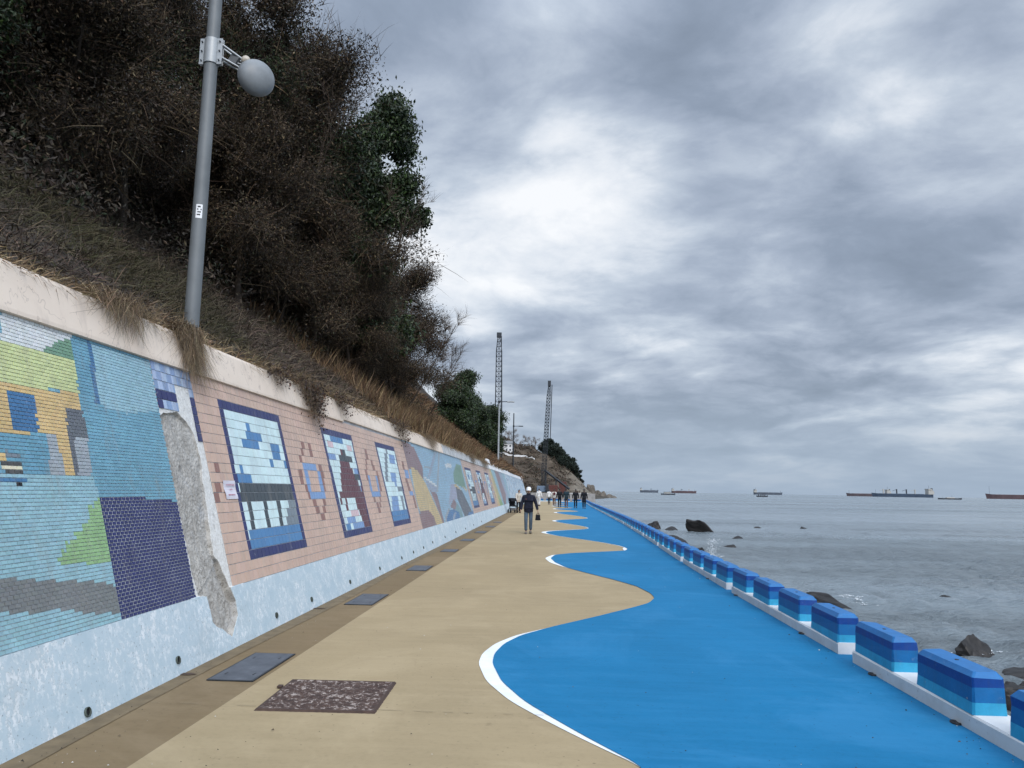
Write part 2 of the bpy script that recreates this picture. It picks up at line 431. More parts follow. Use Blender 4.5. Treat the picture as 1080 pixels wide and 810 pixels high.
# small drain mouths at the kerb foot
for i, (y) in enumerate([5.9, 7.35, 9.35, 12.6, 14.9]):
    x = kerb_x(y); mb = MB()
    mb.lathe([(.0, .002), (.035, .006), (.05, .012), (.056, .008), (.058, .0)], 14, M=Matrix.Diagonal((.55, 1, 1, 1)))
    o = mb.build('drain_outlet', M['black']); o.location = (x-.02, y, .009)
    tag(o, ['small black drain outlet at the kerb foot below the nearest complete block', 'small black drain outlet at the kerb foot below the second block', 'small black drain outlet at the kerb foot by the third block', 'tiny black drain outlet at the kerb foot, fourth along', 'tiny black drain outlet at the kerb foot, fifth along'][i], 'drain outlet', 'drain outlets at the kerb foot')
# the sea wall below
mb = MB(); prev = None
for i in range(120):
    p, d = along(cum[-1]*i/119); nx = Vector((d.y, -d.x, 0))
    r = [p+nx*u+Vector((0, 0, w)) for u, w in ((.0, -.012), (.32, -.012), (.36, -.06), (.7, -4))]
    if prev: mb.add(prev+r, [(k, k+1, 5+k, 4+k) for k in range(3)])
    prev = r
tag(mb.build('sea_wall', M['concrete']), kind='structure')

# loose grit and crumbs on the path
rng = random.Random(31); V = []; F = []; C = []
for i in range(420):
    y = 4.5+30*rng.random()**2; x = rng.uniform(-3.0, 2.85); s = rng.choice([.003, .004, .005, .007]) if i % 14 else rng.uniform(.009, .014); k = len(V)
    if rng.random() < .3: x = rng.uniform(-3.05, -2.7)
    elif rng.random() < .22: x = kerb_x(y)-rng.random()**2*.35-.03
    for a, b, c in ((1, 0, 0), (-.5, .8, 0), (-.5, -.8, 0), (.1, .1, .7)): V.append((x+a*s*rng.uniform(.6, 1.4), y+b*s*rng.uniform(.6, 1.4), .009+c*s))
    F += [(k, k+1, k+3), (k+1, k+2, k+3), (k+2, k, k+3)]; q = rng.choice([(.06, .045, .03), (.1, .08, .055), (.03, .028, .026), (.45, .44, .42)]); C += [q]*3
tag(np_mesh('grit', V, F, M['blade'], None, np.array(C)), 'loose grit and crumbs scattered on the path', 'grit', kind='stuff')
# ------------------------------------------------------------------ retaining wall with its mosaics
def desat(c, f=.16):
    g = .3*c[0]+.55*c[1]+.15*c[2]; return tuple(x+(g-x)*f for x in c)
PAL = {k: desat(lin(*v)) for k, v in dict(base=(115, 170, 186), pale=(138, 182, 196), dkblue=(55, 115, 160), white=(208, 213, 213), green=(105, 148, 120), lime=(196, 206, 138), ochre=(208, 176, 110), dkblue2=(52, 112, 160),
    gray=(98, 104, 112), ltgray=(155, 165, 172), mid=(92, 154, 178), slate=(115, 128, 138), dkgray=(72, 74, 74), cream=(212, 205, 175), black=(20, 22, 26), lower=(136, 182, 194), leaf=(135, 178, 118), stone=(118, 122, 122), navy=(34, 42, 100),
    midr=(98, 158, 180), brown=(142, 100, 88), ice=(198, 224, 226), blue=(62, 125, 178), blue2=(112, 150, 198), charcoal=(58, 68, 74), pinkt=(208, 180, 184), maroon=(98, 48, 58), mauve=(146, 118, 120), mauve2=(146, 112, 112), ochre2=(208, 182, 122),
    grayblue=(150, 165, 185), green2=(112, 155, 130), lilac=(160, 166, 188), teal=(118, 160, 165), pink=(198, 165, 144), strip=(124, 150, 188), strip2=(156, 176, 204), sky=(142, 184, 208), haze=(190, 206, 216), yg=(180, 172, 112)).items()}
MUR = {"L":[["pale",[[6.209,2.76],[7.142,2.746],[7.144,2.287],[6.56,2.2],[6.143,2.237]]],["dkblue",[[6.151,2.774],[6.208,2.765],[6.17,2.254],[6.102,2.246]]],["white",[[5.136,2.812],[5.934,2.789],[5.869,2.567],[5.08,2.573]]],["green",[[5.471,2.659],[5.51,2.604],[5.55,2.603],[5.639,2.628],[5.707,2.669],[5.789,2.703],[5.931,2.75],[5.906,2.57],[5.556,2.577]]],["lime",[[4.945,2.571],[5.907,2.574],[5.899,2.289],[4.878,2.273]]],["ochre",[[4.876,2.264],[5.899,2.289],[5.89,2.157],[5.676,2.153],[5.652,1.648],[5.531,1.646],[5.41,1.935],[4.798,1.917]]],["dkblue2",[[5.065,2.218],[5.33,2.219],[5.324,1.952],[5.058,1.953]]],["gray",[[5.676,2.153],[5.9,2.158],[5.907,1.94],[5.739,1.943],[5.693,1.649],[5.652,1.648]]],["ltgray",[[5.733,1.943],[5.907,1.94],[5.866,1.646],[5.693,1.649]]],["mid",[[4.797,1.912],[5.392,1.937],[5.378,1.646],[4.734,1.634]]],["ltgray",[[5.392,1.937],[5.52,1.946],[5.536,1.646],[5.378,1.646]]],["slate",[[4.941,1.796],[5.087,1.787],[5.088,1.764],[4.934,1.765]]],["ochre",[[4.848,1.769],[4.935,1.768],[4.926,1.734],[4.84,1.733]]],["dkgray",[[4.895,1.74],[5.087,1.74],[5.084,1.711],[4.888,1.709]]],["cream",[[4.888,1.709],[5.09,1.708],[5.087,1.677],[4.88,1.677]]],["dkgray",[[4.902,1.678],[5.087,1.677],[5.082,1.648],[4.906,1.648]]],["cream",[[4.884,1.647],[5.082,1.645],[5.084,1.617],[4.878,1.62]]],["dkblue",[[4.73,1.616],[5.12,1.611],[5.109,1.586],[4.723,1.585]]],["black",[[4.998,1.585],[5.062,1.585],[5.057,1.557],[4.995,1.557]]],["lower",[[4.72,1.639],[5.87,1.643],[5.886,1.323],[4.672,1.424]]],["lower",[[4.53,1.641],[5.873,1.65],[5.915,1.491],[5.909,0.532],[4.303,0.556]]],["dkblue",[[4.729,1.611],[5.12,1.611],[5.109,1.586],[4.723,1.585]]],["black",[[4.998,1.585],[5.062,1.585],[5.057,1.557],[4.995,1.557]]],["mid",[[4.488,1.441],[5.721,1.439],[5.714,1.416],[4.483,1.419]]],["leaf",[[5.91,1.475],[5.843,1.449],[5.818,1.41],[5.732,1.431],[5.736,1.339],[5.703,1.294],[5.64,1.301],[5.616,1.242],[5.514,1.251],[5.525,1.206],[5.559,1.175],[5.477,1.187],[5.455,1.152],[5.39,1.193],[5.389,1.15],[5.414,1.112],[5.34,1.118],[5.349,1.071],[5.281,1.07],[5.324,1.023],[5.593,1.02],[5.601,0.995],[5.909,0.991]]],["stone",[[4.403,1.035],[4.844,0.98],[5.294,0.916],[5.553,0.89],[5.897,0.829],[5.922,0.611],[5.516,0.668],[5.27,0.734],[4.887,0.765],[4.366,0.859]]],["navy",[[5.916,1.495],[6.201,1.489],[6.761,1.462],[7.179,1.433],[7.202,0.537],[5.903,0.533]]]],"S":[["navy",[[7.151,2.509],[7.648,2.533],[7.623,2.425],[7.284,2.409],[7.244,2.289],[7.128,2.287]]],["navy",[[7.843,2.528],[7.974,2.534],[7.979,2.079],[7.839,2.085]]]],"P":[["brown",[[8.09,1.877],[8.235,1.868],[8.292,1.673],[8.184,1.683]]],["brown",[[8.116,1.658],[8.24,1.648],[8.108,1.436],[7.977,1.449]]],["navy",[[8.573,2.529],[10.593,2.544],[10.576,0.769],[8.572,0.777]]],["ice",[[8.689,2.423],[10.462,2.433],[10.472,0.945],[10.33,0.915],[8.673,0.891]]],["blue",[[9.276,2.311],[9.42,2.318],[9.405,2.225],[9.633,2.213],[9.634,2.307],[9.748,2.307],[9.723,2.199],[9.6,2.183],[9.589,2.098],[9.484,2.083],[9.455,1.993],[9.154,2.0],[9.153,2.086],[9.042,2.093],[9.027,2.19],[9.235,2.199]]],["blue",[[10.097,2.201],[10.315,2.2],[10.303,1.988],[9.993,1.989],[9.998,2.092]]],["blue",[[9.865,1.978],[9.994,1.978],[9.962,1.872],[9.85,1.874]]],["blue",[[10.351,1.981],[10.474,1.98],[10.464,1.883],[10.341,1.885]]],["blue",[[8.787,1.859],[8.899,1.863],[8.915,1.77],[8.821,1.778]]],["blue",[[8.687,1.765],[9.142,1.755],[9.121,1.654],[8.681,1.659]]],["charcoal",[[8.714,1.649],[10.493,1.653],[10.448,1.421],[8.661,1.454]]],["charcoal",[[8.83,1.434],[8.948,1.43],[8.915,1.107],[8.781,1.106]]],["charcoal",[[9.325,1.428],[9.441,1.424],[9.403,1.111],[9.279,1.103]]],["charcoal",[[9.785,1.429],[9.912,1.424],[9.849,1.105],[9.726,1.105]]],["slate",[[10.269,1.423],[10.493,1.421],[10.454,1.094],[9.979,1.114],[10.026,1.211]]],["blue",[[8.702,1.105],[10.485,1.098],[10.48,0.876],[8.673,0.891]]],["brown",[[11.469,2.306],[11.663,2.308],[11.652,2.233],[11.473,2.222]]],["brown",[[11.342,2.215],[11.468,2.215],[11.332,2.082],[11.204,2.076]]],["brown",[[11.639,2.215],[11.787,2.206],[11.826,2.002],[11.682,2.003]]],["brown",[[11.131,2.072],[11.263,2.072],[11.159,1.895],[11.036,1.892]]],["brown",[[10.924,1.872],[11.081,1.87],[11.067,1.621],[10.92,1.626]]],["brown",[[11.931,1.989],[12.103,1.985],[12.147,1.734],[11.966,1.731]]],["brown",[[11.966,1.731],[12.123,1.733],[12.027,1.49],[11.897,1.491]]],["brown",[[11.044,1.589],[11.198,1.59],[11.238,1.429],[11.134,1.43]]],["brown",[[11.233,1.422],[11.392,1.421],[11.509,1.213],[11.347,1.217]]],["brown",[[11.87,1.457],[11.994,1.449],[11.765,1.189],[11.634,1.199]]],["brown",[[11.509,1.213],[11.732,1.207],[11.688,1.092],[11.478,1.1]]],["blue2",[[11.197,1.978],[11.923,1.978],[11.909,1.885],[11.189,1.88]]],["blue2",[[11.2,1.88],[11.359,1.885],[11.33,1.525],[11.163,1.541]]],["blue2",[[11.839,1.883],[11.996,1.877],[11.959,1.525],[11.777,1.532]]],["blue2",[[11.194,1.541],[11.964,1.531],[11.954,1.429],[11.195,1.442]]],["navy",[[12.528,2.535],[14.531,2.548],[14.47,0.768],[12.501,0.769]]],["ice",[[12.646,2.433],[14.45,2.46],[14.317,0.865],[12.702,0.85]]],["blue",[[13.018,2.423],[13.801,2.425],[13.81,2.34],[13.011,2.324]]],["pinkt",[[12.749,2.308],[13.11,2.315],[13.082,2.229],[12.737,2.217]]],["pinkt",[[13.992,2.328],[14.342,2.328],[14.338,2.239],[14.005,2.232]]],["blue2",[[12.653,2.099],[13.108,2.104],[13.093,2.008],[12.642,1.998]]],["pinkt",[[12.702,1.87],[13.097,1.871],[13.083,1.79],[12.71,1.792]]],["maroon",[[13.452,2.289],[13.609,2.297],[13.589,2.181],[13.469,2.175]]],["charcoal",[[13.254,2.186],[13.794,2.212],[13.767,2.101],[14.187,2.102],[14.121,2.003],[13.966,1.997],[13.33,2.053]]],["maroon",[[13.282,1.996],[13.903,1.995],[14.039,1.872],[14.213,1.854],[14.232,1.667],[14.484,1.653],[14.398,1.15],[14.399,0.877],[13.994,0.88],[13.851,1.134],[13.72,1.261],[13.74,1.414],[13.214,1.425],[13.152,1.228],[12.978,1.223],[13.083,1.406],[12.83,1.394],[12.898,1.32],[12.737,1.323],[12.814,1.538],[13.002,1.568]]],["charcoal",[[14.0,1.871],[14.467,1.872],[14.426,1.773],[14.068,1.767]]],["blue2",[[14.145,1.987],[14.436,1.98],[14.395,1.88],[14.113,1.883]]],["blue2",[[14.298,1.667],[14.508,1.663],[14.5,1.571],[14.305,1.564]]],["pinkt",[[13.239,1.196],[13.78,1.191],[13.786,1.105],[13.248,1.104]]],["blue2",[[12.915,1.089],[13.439,1.092],[13.434,0.996],[12.924,0.999]]],["blue2",[[13.212,0.975],[13.95,0.969],[13.925,0.877],[13.213,0.887]]],["blue",[[12.77,0.988],[13.045,0.982],[13.03,0.89],[12.762,0.892]]],["brown",[[15.382,2.324],[15.531,2.325],[15.56,2.173],[15.311,2.163]]],["brown",[[15.25,2.161],[15.365,2.158],[15.252,1.987],[15.132,1.984]]],["brown",[[15.655,2.177],[15.797,2.165],[15.93,1.989],[15.734,1.983]]],["brown",[[14.996,1.963],[15.174,1.968],[15.104,1.709],[14.957,1.707]]],["brown",[[15.964,1.899],[16.112,1.884],[16.101,1.538],[15.935,1.538]]],["brown",[[15.069,1.674],[15.218,1.676],[15.314,1.332],[15.164,1.334]]],["brown",[[15.824,1.467],[15.947,1.459],[15.654,1.222],[15.535,1.231]]],["brown",[[15.296,1.315],[15.449,1.313],[15.555,1.102],[15.339,1.108]]],["blue2",[[15.094,1.989],[15.886,1.977],[15.858,1.89],[15.093,1.887]]],["blue2",[[15.131,1.881],[15.297,1.884],[15.226,1.538],[15.069,1.545]]],["blue2",[[15.813,1.878],[15.966,1.87],[15.902,1.538],[15.739,1.538]]],["blue2",[[15.092,1.538],[15.886,1.524],[15.858,1.438],[15.09,1.45]]],["navy",[[16.48,2.542],[18.558,2.527],[18.472,0.775],[16.441,0.766]]],["ice",[[16.602,2.435],[18.494,2.439],[18.231,0.865],[16.546,0.853]]],["slate",[[17.338,2.411],[17.628,2.418],[16.931,1.729],[16.678,1.745]]],["blue2",[[17.723,2.333],[18.387,2.35],[18.215,2.156],[17.59,2.135]]],["blue2",[[17.425,1.912],[18.012,1.904],[17.815,1.659],[17.265,1.694]]],["slate",[[17.815,1.659],[18.387,1.662],[18.341,1.456],[17.822,1.498]]],["blue2",[[16.946,1.424],[17.622,1.419],[17.438,1.108],[16.687,1.127]]],["slate",[[17.928,1.417],[18.202,1.416],[18.114,1.112],[17.864,1.118]]],["blue",[[16.547,1.086],[18.328,1.107],[18.291,0.843],[16.511,0.855]]],["blue2",[[19.197,2.015],[19.707,2.005],[19.649,1.87],[19.155,1.875]]],["blue2",[[19.202,1.538],[19.704,1.529],[19.633,1.406],[19.159,1.418]]],["brown",[[19.117,2.273],[19.376,2.261],[19.293,2.017],[19.055,2.011]]],["brown",[[19.014,1.838],[19.288,1.834],[19.4,1.56],[19.113,1.56]]],["brown",[[19.479,1.385],[19.697,1.361],[19.705,1.097],[19.458,1.102]]]],"M":[["mauve",[[19.816,2.788],[21.513,2.756],[22.207,2.189],[21.776,1.822],[20.334,2.134],[19.564,2.006]]],["ochre2",[[20.254,2.15],[21.115,2.081],[22.025,1.746],[23.577,0.538],[21.953,0.587],[21.555,0.815],[20.212,0.859],[19.893,1.154],[19.98,1.654]]],["mauve2",[[19.798,0.944],[20.446,1.016],[21.373,1.011],[22.042,0.798],[22.172,0.558],[19.613,0.531]]],["mauve",[[22.475,1.548],[23.712,1.463],[23.756,0.552],[23.414,0.566],[22.945,1.178]]],["grayblue",[[21.991,1.884],[24.154,1.635],[23.676,1.442],[22.443,1.527]]],["white",[[22.021,1.936],[24.116,1.7],[23.989,1.626],[21.935,1.879]]],["grayblue",[[25.255,2.736],[26.021,2.82],[23.005,1.879],[22.667,1.915]]],["ltgray",[[26.449,2.841],[26.798,2.848],[24.005,1.462],[23.69,1.484]]],["ltgray",[[22.498,2.218],[23.742,2.255],[23.648,2.196],[22.414,2.162]]],["white",[[27.256,2.459],[29.155,2.549],[29.262,2.394],[27.545,2.319]]],["green2",[[30.998,2.601],[32.38,2.572],[32.241,1.552],[30.035,1.712],[28.707,1.808],[29.168,2.18]]],["lilac",[[27.585,1.748],[28.834,1.768],[28.906,1.188],[27.098,1.21],[25.669,1.043]]],["ochre2",[[28.527,1.781],[29.578,1.71],[30.498,1.496],[29.775,1.486],[28.598,1.653]]],["gray",[[28.81,1.654],[30.559,1.523],[32.493,0.566],[29.325,0.556],[28.484,1.193]]],["mauve",[[25.924,0.992],[27.461,1.254],[28.07,0.997],[27.282,0.818]]],["teal",[[28.072,1.098],[28.897,0.776],[28.892,0.57],[26.812,0.592],[26.906,0.828]]],["blue",[[24.385,0.721],[25.417,0.912],[26.677,0.905],[27.965,0.75],[27.911,0.529],[24.012,0.52]]],["ltgray",[[24.234,0.726],[25.253,0.916],[25.77,0.913],[24.694,0.71],[24.16,0.514],[23.923,0.524]]],["grayblue",[[26.009,0.666],[26.814,0.783],[27.187,0.772],[26.288,0.564],[26.182,0.475],[25.768,0.492]]],["ochre2",[[30.991,1.718],[32.674,1.552],[32.001,1.494]]],["blue",[[31.077,0.663],[32.84,0.702],[32.682,0.549],[30.29,0.551]]]],"strip_poly":[[7.163,2.763],[8.079,2.792],[7.979,2.079],[7.852,2.086],[7.843,2.528],[7.871,2.64],[7.642,2.632],[7.593,2.353],[7.171,2.287]],"mortar_outer":[[7.161,2.281],[7.642,2.632],[7.873,2.645],[7.905,2.09],[7.997,1.859],[7.941,1.607],[8.007,1.196],[7.956,0.556],[7.33,0.541],[7.175,0.561],[7.127,0.997],[7.148,1.6]],"hole":[[7.161,2.236],[7.27,2.283],[7.547,2.311],[7.697,2.239],[7.813,2.122],[7.859,1.892],[7.81,1.606],[7.752,1.207],[7.705,0.896],[7.789,0.801],[7.851,0.687],[7.982,0.414],[7.962,0.28],[7.725,0.108],[7.366,0.299],[7.35,0.538],[7.221,0.573],[7.185,0.811],[7.176,1.249],[7.167,1.601],[7.152,1.72],[7.144,2.056]]}
def prep(l): return [(PAL[c], np.array(p), np.min(p, 0), np.max(p, 0)) for c, p in l]
def inside(p, poly):
    x, y = p; x0, y0 = poly[:, 0], poly[:, 1]; x1, y1 = np.roll(x0, -1), np.roll(y0, -1)
    k = (y0 > y) != (y1 > y)
    if not k.any(): return False
    return bool((x < (x1[k]-x0[k])*(y-y0[k])/(y1[k]-y0[k])+x0[k]).sum() % 2)
def colour_at(p, layers, default):
    c = default(p) if callable(default) else default
    for col, poly, lo, hi in layers:
        if lo[0] <= p[0] <= hi[0] and lo[1] <= p[1] <= hi[1] and inside(p, poly): c = col
    return c
def tiles(name, y0, y1, z0, z1, tw, th, layers, default, parent, label, grout=.0035, bond=.5, rel=.006, seed=1, accept=None, jit=.1, sides=True, cut=3, navy_gap=0., gv=1.):
    rng = random.Random(seed); V = []; F = []; C = []
    rows = int(round((z1-z0)/th)); th = (z1-z0)/rows
    for r in range(rows):
        off = (r % 2)*bond*tw
        k = 0; y = y0-off
        while y < y1-1e-4:
            a, b = max(y, y0)+grout*gv/2, min(y+tw, y1)-grout*gv/2; y += tw
            if b-a < tw*.15: continue
            za, zb = z0+r*th+grout/2, z0+(r+1)*th-grout/2; zm = (za+zb)/2
            if accept and not accept(((a+b)/2, zm)): continue
            # a tile is cut where the picture changes colour inside it
            e = [a+(b-a)*i/cut for i in range(cut+1)]; runs = []
            for i in range(cut):
                c = colour_at(((e[i]+e[i+1])/2, zm), layers, default)
                if runs and runs[-1][2] == c: runs[-1][1] = e[i+1]
                else: runs.append([e[i], e[i+1], c])
            for qi, (ta, tb, c0) in enumerate(runs):
                if qi: ta += grout*.3
                if qi < len(runs)-1: tb -= grout*.3
                g2 = navy_gap if c0 == PAL['navy'] else 0
                ta += g2*(2.5 if not qi else .3); tb -= g2*(2.5 if qi == len(runs)-1 else .3); zl, zh = za+g2*.35, zb-g2*.35
                c = np.array(c0)
                c = np.clip(c*(1+rng.uniform(-jit, jit))*(1+.5*np.array([rng.uniform(-jit, jit)*.4 for _ in range(3)])), 0, .85)
                h = rel+rng.uniform(-.0007, .0007); ee = .0012; n = len(V); tl = rng.uniform(-.0006, .0006)
                V += [wpt(ta, zl, 0), wpt(tb, zl, 0), wpt(tb, zh, 0), wpt(ta, zh, 0), wpt(ta+ee, zl+ee, h+tl), wpt(tb-ee, zl+ee, h), wpt(tb-ee, zh-ee, h-tl), wpt(ta+ee, zh-ee, h)]
                fs = [(n+4, n+5, n+6, n+7)]
                if sides: fs += [(n, n+1, n+5, n+4), (n+1, n+2, n+6, n+5), (n+2, n+3, n+7, n+6), (n+3, n, n+4, n+7)]
                F += fs; C += [c]*len(fs)
    o = np_mesh(name, [tuple(v) for v in V], F, M['tile'], parent, np.array(C))
    if label: o['label'] = label
    return o
wall = thing('retaining_wall', 'long sloping retaining wall with tile mosaics, pale pink coping and light blue foot along the path', 'wall', (WX, 9, 0))
def wparent(o):
    o.parent = wall; o.matrix_parent_inverse = Matrix.Translation((-WX, -9, 0)); return o
ZP, ZC = .56, 2.785
# grout bed behind the tiles
def wall_sheet(name, mat, rects, h, parent=True):
    mb = MB()
    for y0, y1, z0, z1 in rects:
        mb.add([wpt(y0, z0, h), wpt(y1, z0, h), wpt(y1, z1, h), wpt(y0, z1, h)], [(0, 1, 2, 3)])
    return wparent(mb.build(name, mat))
M['grout'] = simple('grout', (.40, .41, .42), .9, var=.25, scale=4, bump=.3)
wall_sheet('grout_bed', M['grout'], [(-6, 7.16, ZP, ZC), (7.99, 104, ZP, ZC+.1)], .0)
LM = prep(MUR['L'])
def left_default(p):
    return PAL['midr'] if p[0] > 5.72 and p[1] < 2.3 else PAL['mid'] if p[0] > 5.6 else PAL['base']
YL = 7.165
wparent(tiles('mural_panel', 1.2, YL, ZP, ZC, .0575, .0272, LM, left_default, None, 'small-tile mosaic with lime and ochre shapes, blue water and a navy block', seed=3, jit=.09, cut=2, navy_gap=.0016, gv=1.8))
SM = prep(MUR['S']); SP = np.array(MUR['strip_poly'])
wparent(tiles('mural_border', 7.17, 7.985, ZC-9*.093, ZC, .102, .093, SM, lambda p: PAL['strip'] if (int(p[0]*9.8)+int(p[1]*10.7)) % 2 else PAL['strip2'], None, 'pale blue and navy border tiles beside the broken patch', bond=0, grout=.006, seed=4, accept=lambda c: inside(c, SP)))
PM = prep(MUR['P'])
OUT = np.array(MUR['mortar_outer']); HOLE = np.array(MUR['hole'])
def pinkdef(p): return PAL['pink']
wparent(tiles('mural_panel', 7.99, 19.82, ZP, ZC, 0.118, .1035, PM, pinkdef, None, 'pink tiled mosaic with three navy framed pictures', grout=.006, seed=5, jit=.06, cut=4))
MM = prep(MUR['M'])
wparent(tiles('mural_panel', 19.83, 32.78, ZP, ZC+.06, .085, .055, MM, PAL['sky'], None, 'mosaic of mauve, yellow, green and sky blue curved shapes', grout=.006, seed=6, jit=.1, sides=False, cut=2))
P3 = [(c, np.stack([32.8+(p[:, 0]-7.98)*1.262, p[:, 1]], 1), None, None) for c, p, a, b in PM]
P3 = [(c, p, p.min(0), p.max(0)) for c, p, a, b in P3]
wparent(tiles('mural_panel', 32.79, 47.7, ZP, ZC+.06, .16, .1035, P3, pinkdef, None, 'second pink tiled mosaic with three navy framed pictures, beyond the curved shapes', grout=.008, seed=8, jit=.06, sides=False, cut=4))
def poly(c, pts): p = np.array(pts); return (PAL[c], p, p.min(0), p.max(0))
P4 = [poly('yg', [(47.6, 2.9), (49.2, 2.9), (52.5, .5), (47.6, .5)]), poly('ochre2', [(47.6, 2.9), (48.6, 2.9), (49.5, .5), (47.6, .5)]), poly('mauve', [(52.5, 2.9), (56.5, 2.9), (58.5, 1.2), (56, .5), (54, .5)]), poly('grayblue', [(57, 2.9), (60, 2.9), (62, .5), (59, .5)]), poly('leaf', [(50, 1.2), (53, .5), (50, .5)])]
wparent(tiles('mural_panel', 47.71, 63.4, ZP, ZC+.08, .2, .09, P4, PAL['pale'], None, 'pale blue mosaic with a yellow green slanting band', grout=.008, seed=9, jit=.12, sides=False))
def far_default(p):
    v = mnoise.noise((p[0]*.55, p[1]*1.6, 3)); w = mnoise.noise((p[0]*2.2, p[1]*3.5, 9))
    if w > .28: return lin(118, 138, 165)
    return PAL['haze'] if v > -.1 else lin(165, 192, 210)
wparent(tiles('mural_panel', 63.41, 104, ZP, ZC+.1, .24, .11, [], far_default, None, 'white and blue speckled mosaic at the far end of the wall', grout=.008, seed=10, jit=.12, sides=False))

# plinth: light blue flaking paint
def plinth_nodes(nt, tc):
    n1 = nt.noise(tc, 3.2, 8, .72, .2); n2 = nt.noise(tc, 14, 6, .7); n3 = nt.noise(tc, 48, 4, .65)
    base = nt.mix(nt.ramp(n1, [(.3, 0), (.7, 1)]), (.39, .50, .565), (.50, .59, .64))
    fl = nt.math('MULTIPLY', nt.ramp(n1, [(.42, 0), (.6, 1)]), nt.ramp(nt.noise(nt.mapping(tc, (1, 1, .7)), 22, 8, .78), [(.5, 0), (.54, 1)]))
    base = nt.mix(fl, base, (.68, .73, .76))
    base = nt.mix(nt.ramp(n3, [(.62, 0), (.67, .75)]), base, (.2, .24, .27))
    big = nt.noise(tc, .9, 4, .6)
    base = nt.mix(nt.ramp(big, [(.55, 0), (.8, .35)]), base, (.3, .33, .33))
    bmp = nt.math('ADD', nt.math('MULTIPLY', n2, .6), nt.math('MULTIPLY', fl, -.35))
    return base, bmp
m, nt, b = new_mat('plinth_paint'); tc = nt('ShaderNodeTexCoord').outputs['Object']
base, bmp = plinth_nodes(nt, tc); nt.l.new(base, b.inputs['Base Color']); b.inputs['Roughness'].default_value = .75
nt.l.new(nt('ShaderNodeBump', {'Strength': .6, 'Distance': .006, 'Height': bmp}).outputs[0], b.inputs['Normal']); M['plinth'] = m
PY0, PY1 = 7.05, 8.25
mb = MB()
for a, b_ in ((-6, PY0), (PY1, 104)):
    mb.add([wpt(a, -.02, .012), wpt(b_, -.02, .012), wpt(b_, ZP-.004, .012), wpt(a, ZP-.004, .012), wpt(a, ZP, -.01), wpt(b_, ZP, -.01)], [(0, 1, 2, 3), (3, 2, 5, 4)])
wparent(mb.build('plinth', M['plinth']))
# broken strip: a height field with exposed concrete, white mortar and the painted foot
m, nt, b = new_mat('broken_concrete'); tc = nt('ShaderNodeTexCoord').outputs['Object']
at = nt('ShaderNodeAttribute', attribute_name='col').outputs['Color']
sep = nt('ShaderNodeSeparateColor', {0: at})
base, bmp = plinth_nodes(nt, tc)
n1 = nt.noise(tc, 7, 8, .7); n2 = nt.noise(tc, 38, 5, .7)
mort = nt.mix(nt.ramp(n2, [(.35, 0), (.65, 1)]), (.54, .53, .50), (.74, .74, .72))
mort = nt.mix(nt.ramp(nt.noise(tc, 16, 5), [(.6, 0), (.7, .6)]), mort, (.3, .29, .27))
conc = nt.mix(nt.ramp(n1, [(.38, 0), (.6, 1)]), (.29, .275, .25), (.43, .415, .385))
conc = nt.mix(nt.ramp(nt.noise(nt.mapping(tc, (1, 1, .35)), 5, 6, .65, .8), [(.56, 0), (.68, .5)]), conc, (.36, .37, .38))
vor = nt('ShaderNodeTexVoronoi', {'Vector': nt.mapping(tc, (1, 1, 1)), 'Scale': 42}).outputs['Distance']
conc = nt.mix(nt.ramp(vor, [(.15, .6), (.4, 0)]), conc, (.13, .12, .105))
cr = nt.noise(nt.mapping(tc, (1, 1, .7)), 3.1, 3, .5)
conc = nt.mix(nt.ramp(cr, [(.493, 0), (.5, .6), (.507, 0)]), conc, (.1, .09, .08))
hm_ = nt.ramp(sep.outputs[0], [(.02, 0), (.12, 1)]); col = nt.mix(nt.ramp(sep.outputs[1], [(.45, 0), (.55, 1)]), base, mort); col = nt.mix(hm_, col, conc)
nt.l.new(col, b.inputs['Base Color']); b.inputs['Roughness'].default_value = .9
nt.l.new(nt('ShaderNodeBump', {'Strength': .8, 'Distance': .012, 'Height': nt.math('ADD', n1, nt.math('MULTIPLY', n2, .5))}).outputs[0], b.inputs['Normal']); M['broken'] = m
ny, nz = 150, 330; V = []; VC = []
def sd(p, poly):   # rough signed distance, positive inside
    a = poly; b2 = np.roll(a, -1, 0); ab = b2-a; ap = np.array(p)-a
    t = np.clip((ap*ab).sum(1)/(ab*ab).sum(1), 0, 1); d = np.hypot(*(ap-ab*t[:, None]).T).min()
    return d if inside(p, poly) else -d
for i in range(nz+1):
    z = -.02+(ZC+.02)*i/nz
    for j in range(ny+1):
        y = PY0+(PY1-PY0)*j/ny
        wob = .022*mnoise.noise((y*7, z*7, 1))+.007*mnoise.noise((y*19, z*19, 2))
        dh = sd((y, z), HOLE)+wob; dm = sd((y, z), OUT)+wob*.6
        plinth = z < ZP
        h = .012 if plinth else (-.003 if (y < 7.16 or y > 7.99) else -.004)
        cm = 0. if plinth else 1.; ch = 0.
        if plinth and dm > 0: cm = 1.
        if not plinth and 7.16 <= y <= 7.99:
            h = -.003+.003*mnoise.noise((y*14, z*14, 5))
        if dh > 0:
            t = min(1, dh/.008); ch = t
            dep = -.02-.016*mnoise.noise((y*3, z*1.4, 7))-.010*mnoise.noise((y*13, z*8, 3))-.006*mnoise.noise((y*34, z*34, 4))
            if y > 7.60+.12*mnoise.noise((z*2, 3, 3))+(z-1.4)*-.12: dep -= .012
            if z < .80+.5*(y-7.7): dep -= .022+.012*mnoise.noise((y*8, z*8, 6))
            h = h*(1-t)+dep*t
        V.append(tuple(wpt(y, z, h))); VC.append((ch, cm, 0))
F = [(i*(ny+1)+j, i*(ny+1)+j+1, (i+1)*(ny+1)+j+1, (i+1)*(ny+1)+j) for i in range(nz) for j in range(ny)]
